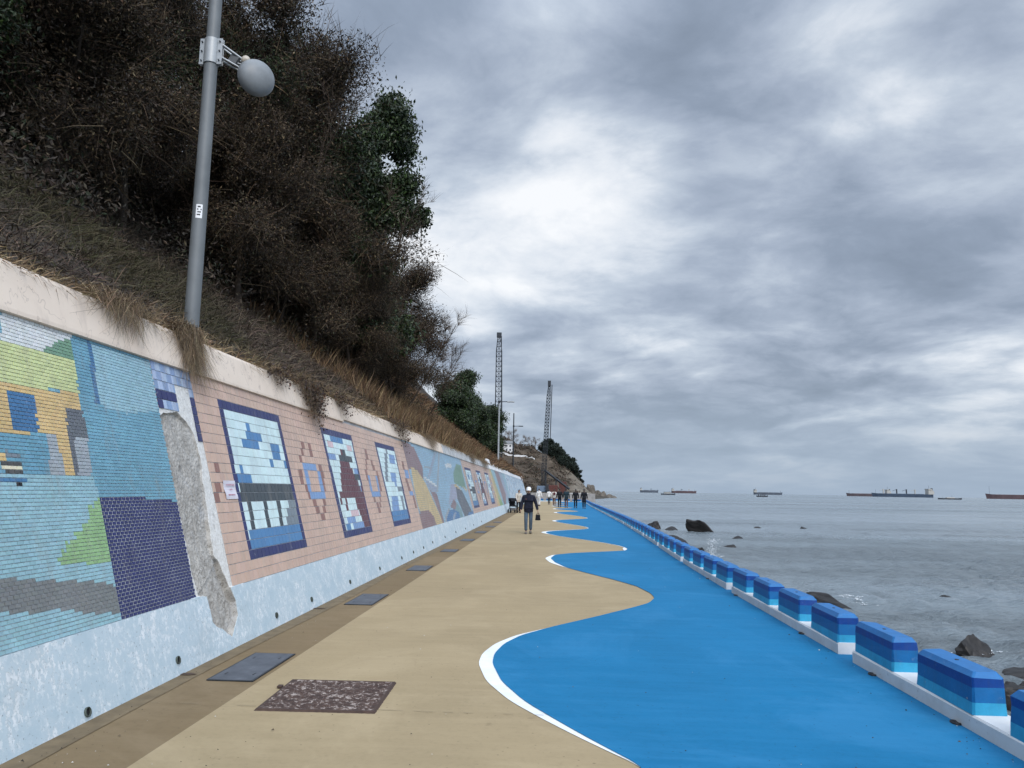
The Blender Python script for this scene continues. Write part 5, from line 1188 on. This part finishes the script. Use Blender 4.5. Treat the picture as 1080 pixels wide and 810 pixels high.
def boat(px, dist, lenpx, lab, kind):
    s = dist/811; xa, xb = (math.tan(math.atan((q-540)/818.6)-R(2.937))*dist for q in (px-lenpx/2, px+lenpx/2)); x = (xa+xb)/2; L = xb-xa; t = thing('fishing_boat', lab, 'boat', (x, dist, SL), 0, 'small boats in front of the ships')
    hull(L, L*.24, 1.3*s, .4).build('hull', HM['dark'], t)
    mb = MB()
    if kind == 0: mb.box((-L*.05, 0, 2.1*s), (L*.45, L*.16, 1.3*s), taper=.95); mb.build('cabin', CREAM, t); mb = MB(); mb.box((-L*.02, 0, 2.9*s), (L*.6, L*.2, .25*s)); mb.build('canopy', HM['dark'], t)
    elif kind == 1:
        for c in (-.3, -.1, .08, .25): mb.box((L*c, 0, 1.9*s), (L*.07, L*.12, 1.6*s), taper=.7)
        mb.build('deck_gear', HM['dark'], t)
    else: mb.box((L*.02, 0, 1.7*s), (L*.35, L*.14, 1.0*s), taper=.9); mb.build('cabin', CREAM, t)
    mb = MB(); mb.tube([(L*.1, 0, s), (L*.1, 0, 4.2*s)], .09*s, 5); mb.tube([(-L*.3, 0, s), (-L*.3, 0, 2.8*s)], .07*s, 5); mb.build('mast', HM['dark'], t)
boat(704.5, 1150, 15, 'small fishing boat with a canopy, in front of the dark red freighter', 0)
boat(803.5, 1000, 12, 'small dark open boat in front of the low grey tanker', 1)
boat(1001, 1300, 25, 'long low dark boat with a white cabin between the two largest ships', 2)
# ------------------------------------------------------------------ people
def skin_mesh(vs, es, rs, sub=1):
    me = bpy.data.meshes.new('tmp'); me.from_pydata([tuple(v) for v in vs], es, []); o = bpy.data.objects.new('tmp', me); COL.objects.link(o)
    o.modifiers.new('Skin', 'SKIN'); sm = o.modifiers.new('Sub', 'SUBSURF'); sm.levels = sub; sm.render_levels = sub
    if not me.skin_vertices:
        bpy.context.view_layer.objects.active = o; bpy.ops.mesh.customdata_skin_add()
    sv = me.skin_vertices[0].data
    for i, r in enumerate(rs): sv[i].radius = (r if hasattr(r, '__len__') else (r, r)); sv[i].use_root = (i == 0)
    dg = bpy.context.evaluated_depsgraph_get(); m2 = bpy.data.meshes.new_from_object(o.evaluated_get(dg))
    bpy.data.objects.remove(o); bpy.data.meshes.remove(me); return m2
def chain(vs, es, rs, start, pts, rad):
    p = start
    for q, r in zip(pts, rad): vs.append(Vector(q)); rs.append(r); es.append((p, len(vs)-1)); p = len(vs)-1
    return p
def finish(me, mat, name, parent):
    me.materials.clear(); me.materials.append(mat); me.name = name
    for p in me.polygons: p.use_smooth = True
    return link(bpy.data.objects.new(name, me), parent)
def person(label, loc, h, rz, coat, trousers, hairc='hair', cap=None, stride=.16, armL=(.05, -.06), armR=(.05, -.06), coat_len=.82, shoes='black', lead=1, coatw=1.0, bend=0., group=None, scarf=None, hood=None, hairlong=False, face=True):
    s = h/1.75; t = thing('person', label, 'person', loc, rz, group); t.scale = (s, s, s)
    b = bend
    hip = Vector((0, 0, .93)); chest = Vector((0, -.02-.22*b, 1.28-.03*b)); neck = Vector((0, -.02-.36*b, 1.5-.08*b)); head = neck+Vector((0, -.025-.03*b, .15))
    def leg(sx):
        f = stride*(1 if sx == lead else -1)
        hp = Vector((.09*sx, 0, .9)); ft = Vector((.085*sx, -f, .075 if f >= 0 else .10)); kn = hp.lerp(ft, .5)+Vector((.005*sx, -.045-.02*(f < 0), .0)); return hp, kn, ft
    def arm(sx):
        fx, fy = armL if sx > 0 else armR
        sh = Vector((.19*sx, chest.y-.04*b, 1.42-.07*b)); el = sh+Vector((.055*sx+fx*.3*sx, fy*.4+.02, -.28)); wr = el+Vector((.01*sx+fx*.3*sx, fy-.03, -.235)); return sh, el, wr
    # body: one continuous skin
    vs, es, rs = [hip], [], [(.13, .1)]
    a = chain(vs, es, rs, 0, [(0, -.01-.1*b, 1.1), chest, Vector((0, chest.y, 1.4-.06*b)), neck, head+Vector((0, .01, -.05))], [(.12, .09), (.14, .1), (.12, .085), .052, .05])
    ci_ = 3
    for sx in (1, -1):
        hp, kn, ft = leg(sx); chain(vs, es, rs, 0, [hp, kn, ft+Vector((0, .01, .02)), ft+Vector((0, -.12, -.045))], [.08, .055, .036, .03])
        sh, el, wr = arm(sx); w = chain(vs, es, rs, ci_, [sh, el, wr], [.055, .04, .026])
        d = (wr-el).normalized(); palm = wr+d*.075; k = chain(vs, es, rs, w, [palm], [(.036, .02)])
    body = skin_mesh(vs, es, rs, 1)
    bm = bmesh.new(); bm.from_mesh(body); bpy.data.meshes.remove(body)
    # fingers: five short bent chains rooted in each palm
    for sx in (1, -1):
        sh, el, wr = arm(sx); d = (wr-el).normalized(); f = Vector((0, -1, 0)); f = (f-d*f.dot(d)).normalized(); inn = Vector((-sx, 0, 0))
        for i in range(5):
            if i == 0: root = wr+d*.03+f*.02; pts = [root, root+f*.03+d*.025, root+f*.035+d*.055+inn*.01]
            else:
                off = f*(.03-.02*(i-1)); ln = (.075, .085, .08, .062)[i-1]; root = wr+d*.07+off
                pts = [root, root+d*ln*.5+inn*.008, root+d*ln*.85+inn*.03]
            fv, fe, fr = [pts[0]], [], [.01]; chain(fv, fe, fr, 0, pts[1:], [.009, .007]); fm = skin_mesh(fv, fe, fr, 1); bm.from_mesh(fm); bpy.data.meshes.remove(fm)
    # head with chin, nose, ears
    hm = bmesh.new(); bmesh.ops.create_uvsphere(hm, u_segments=20, v_segments=14, radius=1)
    for v in hm.verts:
        p = v.co; q = Vector((p.x*.077, p.y*.098, p.z*.118))
        if p.z < 0: q.x *= 1+.28*p.z; q.y *= 1+.12*p.z
        if p.y < -.8 and abs(p.x) < .25 and -.45 < p.z < .1: q.y -= .02*(1-abs(p.x)/.25)
        if p.y < -.6 and abs(p.z-.08) < .14 and .2 < abs(p.x) < .6: q.y += .008
        if p.y < -.7 and abs(p.z+.5) < .08 and abs(p.x) < .35: q.y += .005
        v.co = q+head
    for sx in (1, -1):
        r_ = bmesh.ops.create_uvsphere(hm, u_segments=8, v_segments=6, radius=1)
        for v in r_['verts']: v.co = Vector((v.co.x*.01+sx*.078, v.co.y*.02+.01, v.co.z*.032-.005))+head
    tm = bpy.data.meshes.new('h'); hm.to_mesh(tm); hm.free(); bm.from_mesh(tm); bpy.data.meshes.remove(tm)
    me = bpy.data.meshes.new('body'); bm.to_mesh(me); bm.free(); body_o = finish(me, M['skin'], 'body', t)
    # eyes
    mb = MB()
    for sx in (1, -1): mb.box(head+Vector((.03*sx, -.091, .008)), (.022, .008, .009))
    mb.box(head+Vector((0, -.09, -.062)), (.04, .008, .007)); mb.build('face_features', M['facedark'], t)
    # trousers
    vs, es, rs = [hip], [], [(.15, .118)]
    chain(vs, es, rs, 0, [(0, -.005, 1.03)], [(.15, .115)])
    for sx in (1, -1):
        hp, kn, ft = leg(sx); chain(vs, es, rs, 0, [hp+Vector((0, 0, -.04)), kn, ft+Vector((0, .005, .03))], [.094, .073, .062])
    finish(skin_mesh(vs, es, rs, 2), trousers, 'trousers', t)
    # coat or jacket
    vs, es, rs = [Vector((0, -.01-.1*b, 1.12))], [], [(.165*coatw, .128*coatw)]
    a = chain(vs, es, rs, 0, [chest, Vector((0, chest.y+.005, 1.41-.06*b)), neck+Vector((0, .015, .005))], [(.175*coatw, .13*coatw), (.15, .11), (.072, .07)])
    z = 1.12; low = [];
    while z > coat_len+.12: z -= .13; low.append(Vector((0, -.005, z)))
    chain(vs, es, rs, 0, low+[Vector((0, 0, coat_len))], [(.172*coatw, .132*coatw)]*len(low)+[(.178*coatw, .138*coatw)])
    for sx in (1, -1):
        sh, el, wr = arm(sx); chain(vs, es, rs, 2, [sh, el, wr.lerp(el, .02)], [.082, .066, .052])
    finish(skin_mesh(vs, es, rs, 2), coat, 'jacket', t)
    mb = MB(); mb.tube([neck+Vector((0, -.0, -.01)), neck+Vector((0, -.01, .055))], [.082, .074], 14); mb.build('collar', scarf or coat, t)
    # shoes
    for sx in (1, -1):
        hp, kn, ft = leg(sx); mb = MB(); mb.box((0, 0, 0), (.092, .27, .085), bev=.03); mb.box((0, 0, -.036), (.096, .275, .02), bev=.008)
        o = mb.build('shoe', M[shoes] if isinstance(shoes, str) else shoes, t); back = ft.y > 0; o.location = ft+Vector((0, -.055, -.027 if not back else -.03)); o.rotation_euler = (R(-8 if back else 6), 0, 0)
        if not back: o.location.z = .052
    # hair / cap
    hm = bmesh.new(); bmesh.ops.create_uvsphere(hm, u_segments=20, v_segments=14, radius=1)
    kill = [v for v in hm.verts if v.co.z < -.25 or (v.co.y < -.35 and v.co.z < .42)] if not hairlong else [v for v in hm.verts if v.co.z < -.9 or (v.co.y < -.5 and v.co.z < .3)]
    bmesh.ops.delete(hm, geom=kill, context='VERTS')
    for v in hm.verts: v.co = Vector((v.co.x*.088, v.co.y*.108+.004, v.co.z*.126*(1.25 if hairlong and v.co.z < 0 else 1)+.004))*(1+.05*mnoise.noise(v.co*5))+head
    me = bpy.data.meshes.new('hair'); hm.to_mesh(me); hm.free(); finish(me, M[hairc] if isinstance(hairc, str) else hairc, 'hair', t)
    if cap:
        mb = MB(); Mx = Matrix.Translation(head+Vector((0, .004, .035)))
        mb.lathe([(.1, -.01), (.101, .02), (.098, .055), (.08, .09), (.045, .112), (0, .118)], 20, 0, Mx @ Matrix.Diagonal((.92, 1.08, 1, 1)))
        n = 12; vsb = []
        for i in range(n+1):
            a = R(200+140*i/n); vsb += [(math.cos(a)*.09, math.sin(a)*.1, .0), (math.cos(a)*.098, math.sin(a)*.125-.075*abs(math.sin(a))**2, -.016)]
        mb.add([Vector(v)+head+Vector((0, 0, .032)) for v in vsb], [(2*i, 2*i+1, 2*i+3, 2*i+2) for i in range(n)])
        mb.build('cap', cap, t)
    if hood:
        mb = MB(); Mx = Matrix.Translation(neck+Vector((0, .07, .0))); mb.lathe([(0, -.06), (.09, -.05), (.12, 0), (.1, .05), (.05, .06)], 14, 0, Mx @ Matrix.Diagonal((1, .6, 1, 1))); mb.build('hood', hood, t)
    return t
M['facedark'] = simple('face_dark', (.07, .035, .03), .6)
navy = cloth('navy_cloth', (.012, .014, .026)); jeans = cloth('blue_denim', (.07, .10, .135)); blackc = cloth('black_cloth', (.010, .011, .014)); cream = cloth('cream_cloth', (.52, .48, .43)); whitec = cloth('white_cloth', (.62, .61, .6))
tealc = cloth('dark_teal_cloth', (.016, .032, .042)); brownc = cloth('brown_cloth', (.11, .06, .05)); greyc = cloth('grey_cloth', (.11, .11, .115)); shoe = cloth('grey_shoe', (.16, .145, .13))
man = person('man in a white cap, navy jacket and faded blue jeans walking towards the camera', (-.85, 28.7, 0), 1.66, 0, navy, jeans, cap=M['white'], stride=.10, shoes=shoe, armL=(.17, -.05), armR=(.06, -.14), coat_len=.83, lead=-1, coatw=1.12)
mb = MB(); mb.box((0, -.119, 0), (.05, .012, .035), bev=.004); e_ = mb.build('chest_patch', brownc, man); e_.location = (-.1, -.055, 1.33)
# bag in his left hand (towards the sea)
t = thing('bag', 'small black bag hanging from the hand of the man in the white cap', 'bag', (-.50, 28.60, .60))
bm = bmesh.new(); bmesh.ops.create_cube(bm, size=1); bmesh.ops.subdivide_edges(bm, edges=bm.edges[:], cuts=5, use_grid_fill=True)
for v in bm.verts:
    p = v.co.copy(); v.co = Vector((p.x*.15*(1+.3*(.5-p.z)), p.y*.1, p.z*.2))*(1+.1*mnoise.noise(p*3))
me = bpy.data.meshes.new('body'); bm.to_mesh(me); bm.free(); finish(me, blackc, 'body', t)
mb = MB(); mb.tube([(-.04, 0, .09), (-.03, 0, .15), (0, 0, .18), (.03, 0, .15), (.04, 0, .09)], .012, 6); mb.build('handle', blackc, t)
G_ = 'people strolling at the far end of the path'
person('person in a short white jacket and dark trousers, leftmost of the far walking group', (-.3, 88, 0), 1.66, math.pi*.97, whitec, blackc, stride=.12, group=G_, hairlong=True)
person('person in a cream jacket, second from left in the far walking group', (.26, 81, 0), 1.68, math.pi, cream, brownc, stride=.1, group=G_, scarf=brownc)
mb = MB(); mb.box((0, 0, 0), (.2, .1, .28), bev=.03); bp_ = mb.build('backpack', cloth('maroon_cloth', (.09, .02, .025))); bp_.location = (.26, 81-.17, 1.24); tag(bp_, 'small dark maroon bag on the back of the person in the cream jacket', 'bag')
person('person in black jacket and black trousers beside the cream jacket in the far walking group', (.76, 74.5, 0), 1.75, math.pi*1.02, blackc, blackc, stride=.1, group=G_, coatw=1.1)
person('person in a dark teal coat and brown trousers in the far walking group', (1.36, 73, 0), 1.78, math.pi, tealc, brownc, stride=.14, group=G_, coat_len=.72, coatw=1.12)
person('person in a black coat with legs apart, second from right in the far walking group', (2.2, 71.8, 0), 1.72, math.pi, blackc, blackc, stride=.03, group=G_, coat_len=.70, coatw=1.1)
person('person in a long black coat nearest the blue blocks, rightmost of the far walking group', (2.92, 70.5, 0), 1.74, math.pi, blackc, blackc, stride=.03, group=G_, coat_len=.58, coatw=1.15)
person('person in pale clothes partly behind the man in the white cap', (-1.28, 78, 0), 1.72, math.pi*.9, whitec, whitec, stride=.1, group=G_)
person('person with black hair and a pale jacket pushing a black stroller beside the wall', (-2.33, 54.4, 0), 1.6, .35, cream, blackc, stride=.06, armL=(.0, -.22), armR=(.0, -.22), bend=.3, hairlong=True)
# stroller
t = thing('stroller', 'black pushchair beside the wall, left of the man in the white cap', 'stroller', (-2.68, 53.75, 0), R(20))
mb = MB()
for sx in (-.22, .22): mb.tube([(sx, .38, 1.0), (sx, .05, .55), (sx, -.28, .16)], .016, 6); mb.tube([(sx, .3, .14), (sx, 0, .55)], .016, 6)
mb.tube([(-.22, .38, 1.0), (.22, .38, 1.0)], .02, 6); mb.tube([(-.22, -.28, .16), (.22, -.28, .16)], .014, 6); mb.tube([(-.22, .3, .14), (.22, .3, .14)], .014, 6); mb.build('frame', M['black'], t)
mb = MB(); mb.box((0, -.02, .48), (.4, .42, .09), bev=.03); mb.box((0, .17, .7), (.4, .1, .5), bev=.03); mb.build('seat', blackc, t)
mb = MB(); n = 10
for i in range(n):
    a, b_ = R(20+140*i/n), R(20+140*(i+1)/n); mb.add([(-.22, .05-.3*math.cos(a), .68+.34*math.sin(a)), (.22, .05-.3*math.cos(a), .68+.34*math.sin(a)), (.22, .05-.3*math.cos(b_), .68+.34*math.sin(b_)), (-.22, .05-.3*math.cos(b_), .68+.34*math.sin(b_))], [(0, 1, 2, 3)])
mb.build('hood', blackc, t)
mb = MB(); mb.box((0, .05, .27), (.36, .4, .14), bev=.03); mb.build('basket', greyc, t)
for sx in (-.24, .24):
    for y in (-.28, .3):
        mb = MB(); mb.lathe([(.07, -.02), (.12, -.022), (.13, 0), (.12, .022), (.07, .02)], 16, 0, Matrix.Translation((sx, y, .13)) @ Matrix.Rotation(R(90), 4, 'Y')); mb.build('wheel', M['black'], t)
# ------------------------------------------------------------------ sky, sun, camera
W = bpy.data.worlds.new('World'); SC.world = W; W.use_nodes = True
nt = NT(W); bg = W.node_tree.nodes['Background']
tc = nt('ShaderNodeTexCoord').outputs['Generated']
SUN_EL, SUN_AZ = 38., 160.   # azimuth clockwise from +Y
sky = nt('ShaderNodeTexSky', sky_type='NISHITA'); sky.sun_disc = False; sky.sun_elevation = R(SUN_EL); sky.sun_rotation = R(SUN_AZ); sky.air_density = 1.2; sky.dust_density = 2
sep = nt('ShaderNodeSeparateXYZ', {0: tc}); X_, Y_, Z_ = sep.outputs
zz = nt.math('MAXIMUM', Z_, 0.)
den = nt.math('ADD', zz, .2)
cp = nt('ShaderNodeCombineXYZ', {'X': nt.math('DIVIDE', X_, den), 'Y': nt.math('DIVIDE', Y_, den), 'Z': 0.}).outputs[0]
warp = nt('ShaderNodeTexNoise', {'Vector': cp, 'Scale': .9, 'Detail': 3}).outputs['Color']
cpw = nt('ShaderNodeVectorMath', {0: cp, 1: nt('ShaderNodeVectorMath', {0: warp, 'Scale': .5}, operation='SCALE').outputs[0]}, operation='ADD').outputs[0]
off = nt.mapping(cpw, (1, 1, 1), loc=(3.1, 1.7, 0))
big = nt.noise(off, .7, 4, .5)
mid = nt.noise(off, 1.5, 9, .54, .2)
bil = nt.math('ABSOLUTE', nt.math('SUBTRACT', nt.noise(off, 2.0, 8, .55, .1), .5))
fin = nt.noise(off, 6., 8, .66)
v = nt.math('ADD', nt.math('ADD', nt.math('MULTIPLY', big, .5), nt.math('MULTIPLY', mid, .9)), nt.math('ADD', nt.math('MULTIPLY', fin, .2), nt.math('MULTIPLY', bil, .8)))
v = nt.math('SUBTRACT', v, .125)
# lighter breaks and darker masses where the clouds of the day stood
def lobe(dx, dy, dz, ang, amt):
    d = Vector((dx, dy, dz)).normalized()
    dt = nt('ShaderNodeVectorMath', {0: tc, 1: tuple(d)}, operation='DOT_PRODUCT').outputs['Value']
    r = nt('ShaderNodeMapRange', {'Value': dt, 'From Min': math.cos(R(ang)), 'From Max': 1., 'To Min': 0., 'To Max': amt}); r.interpolation_type = 'SMOOTHSTEP'
    return r.outputs[0]
for a in [[-0.066, 0.921, 0.385, 15, 0.15], [0.042, 0.943, 0.331, 9, 0.09], [-0.139, 0.97, 0.2, 8, 0.09], [0.299, 0.854, 0.425, 8, 0.08], [0.47, 0.807, 0.357, 9, 0.1], [0.486, 0.859, 0.16, 7, 0.1], [0.059, 0.836, 0.546, 6, 0.08], [0.323, 0.794, 0.515, 6, 0.04], [-0.164, 0.84, 0.517, 8, -0.1], [0.159, 0.848, 0.505, 12, -0.08], [0.405, 0.866, 0.293, 10, -0.08], [0.14, 0.967, 0.214, 14, -0.06], [0.415, 0.783, 0.463, 8, -0.06], [0.317, 0.943, 0.104, 8, -0.05]]:
    v = nt.math('ADD', v, lobe(*a))
cl = nt.ramp(v, [(.44, (2.35, 2.88, 3.75)), (.56, (2.85, 3.45, 4.45)), (.67, (3.85, 4.5, 5.6)), (.78, (5.3, 6.0, 7.0)), (.88, (7.4, 7.9, 8.6)), (1.0, (9.3, 9.5, 9.8))])
cl_n = cl.node
SCALE = 10.
for e in cl_n.color_ramp.elements: e.color = tuple(c/SCALE for c in e.color[:3])+(1,)
cl = nt('ShaderNodeVectorMath', {0: cl, 'Scale': SCALE}, operation='SCALE').outputs[0]
# haze band at the horizon
hz_ = nt('ShaderNodeMapRange', {'Value': Z_, 'From Min': .0, 'From Max': .16, 'To Min': .88, 'To Max': 0.}); hz_.interpolation_type = 'SMOOTHSTEP'
c2 = nt.mix(hz_.outputs[0], cl, (3.5, 4.45, 5.7))
# overcast skies are brightest overhead
zb_ = nt('ShaderNodeMapRange', {'Value': Z_, 'From Min': .5, 'From Max': .95, 'To Min': 1., 'To Max': 2.6}); zb_.interpolation_type = 'SMOOTHSTEP'
c2 = nt('ShaderNodeVectorMath', {0: c2, 'Scale': zb_.outputs[0]}, operation='SCALE').outputs[0]
sd_ = Vector((math.sin(R(SUN_AZ))*math.cos(R(SUN_EL)), math.cos(R(SUN_AZ))*math.cos(R(SUN_EL)), math.sin(R(SUN_EL))))
dt = nt('ShaderNodeVectorMath', {0: tc, 1: tuple(sd_)}, operation='DOT_PRODUCT').outputs['Value']
gl = nt('ShaderNodeMapRange', {'Value': dt, 'From Min': math.cos(R(70)), 'From Max': 1., 'To Min': 1., 'To Max': 2.6}); gl.interpolation_type = 'SMOOTHSTEP'
c2 = nt('ShaderNodeVectorMath', {0: c2, 'Scale': gl.outputs[0]}, operation='SCALE').outputs[0]
c3 = nt.mix(.94, sky.outputs[0], c2)
nt.l.new(c3, bg.inputs['Color']); bg.inputs['Strength'].default_value = .1
sun = bpy.data.lights.new('sun', 'SUN'); sun.energy = 1.5; sun.angle = R(18); sun.color = (1, .9, .78)
so = bpy.data.objects.new('sun', sun); COL.objects.link(so)
d = Vector((math.sin(R(SUN_AZ))*math.cos(R(SUN_EL)), math.cos(R(SUN_AZ))*math.cos(R(SUN_EL)), math.sin(R(SUN_EL))))
so.rotation_euler = (-d).to_track_quat('-Z', 'Y').to_euler()
cam = bpy.data.cameras.new('camera'); co = bpy.data.objects.new('camera', cam); COL.objects.link(co)
cam.sensor_width = 36; cam.lens = 811/1080*36; cam.clip_start = .05; cam.clip_end = 90000
co.matrix_world = Matrix([[0.998537, -0.010137, 0.053113, 0.0], [0.051233, -0.136663, -0.989292, 0.0], [0.017287, 0.990566, -0.135943, 1.6], [0.0, 0.0, 0.0, 1.0]])
SC.camera = co
SC.render.engine = 'CYCLES'; SC.render.resolution_x = 1024; SC.render.resolution_y = 768
SC.cycles.max_bounces = 5; SC.cycles.diffuse_bounces = 3; SC.cycles.glossy_bounces = 3; SC.cycles.use_denoising = True
vs_ = SC.view_settings; vs_.view_transform = 'Standard'; vs_.look = 'None'; vs_.gamma = 1; vs_.use_curve_mapping = False; vs_.exposure = .08
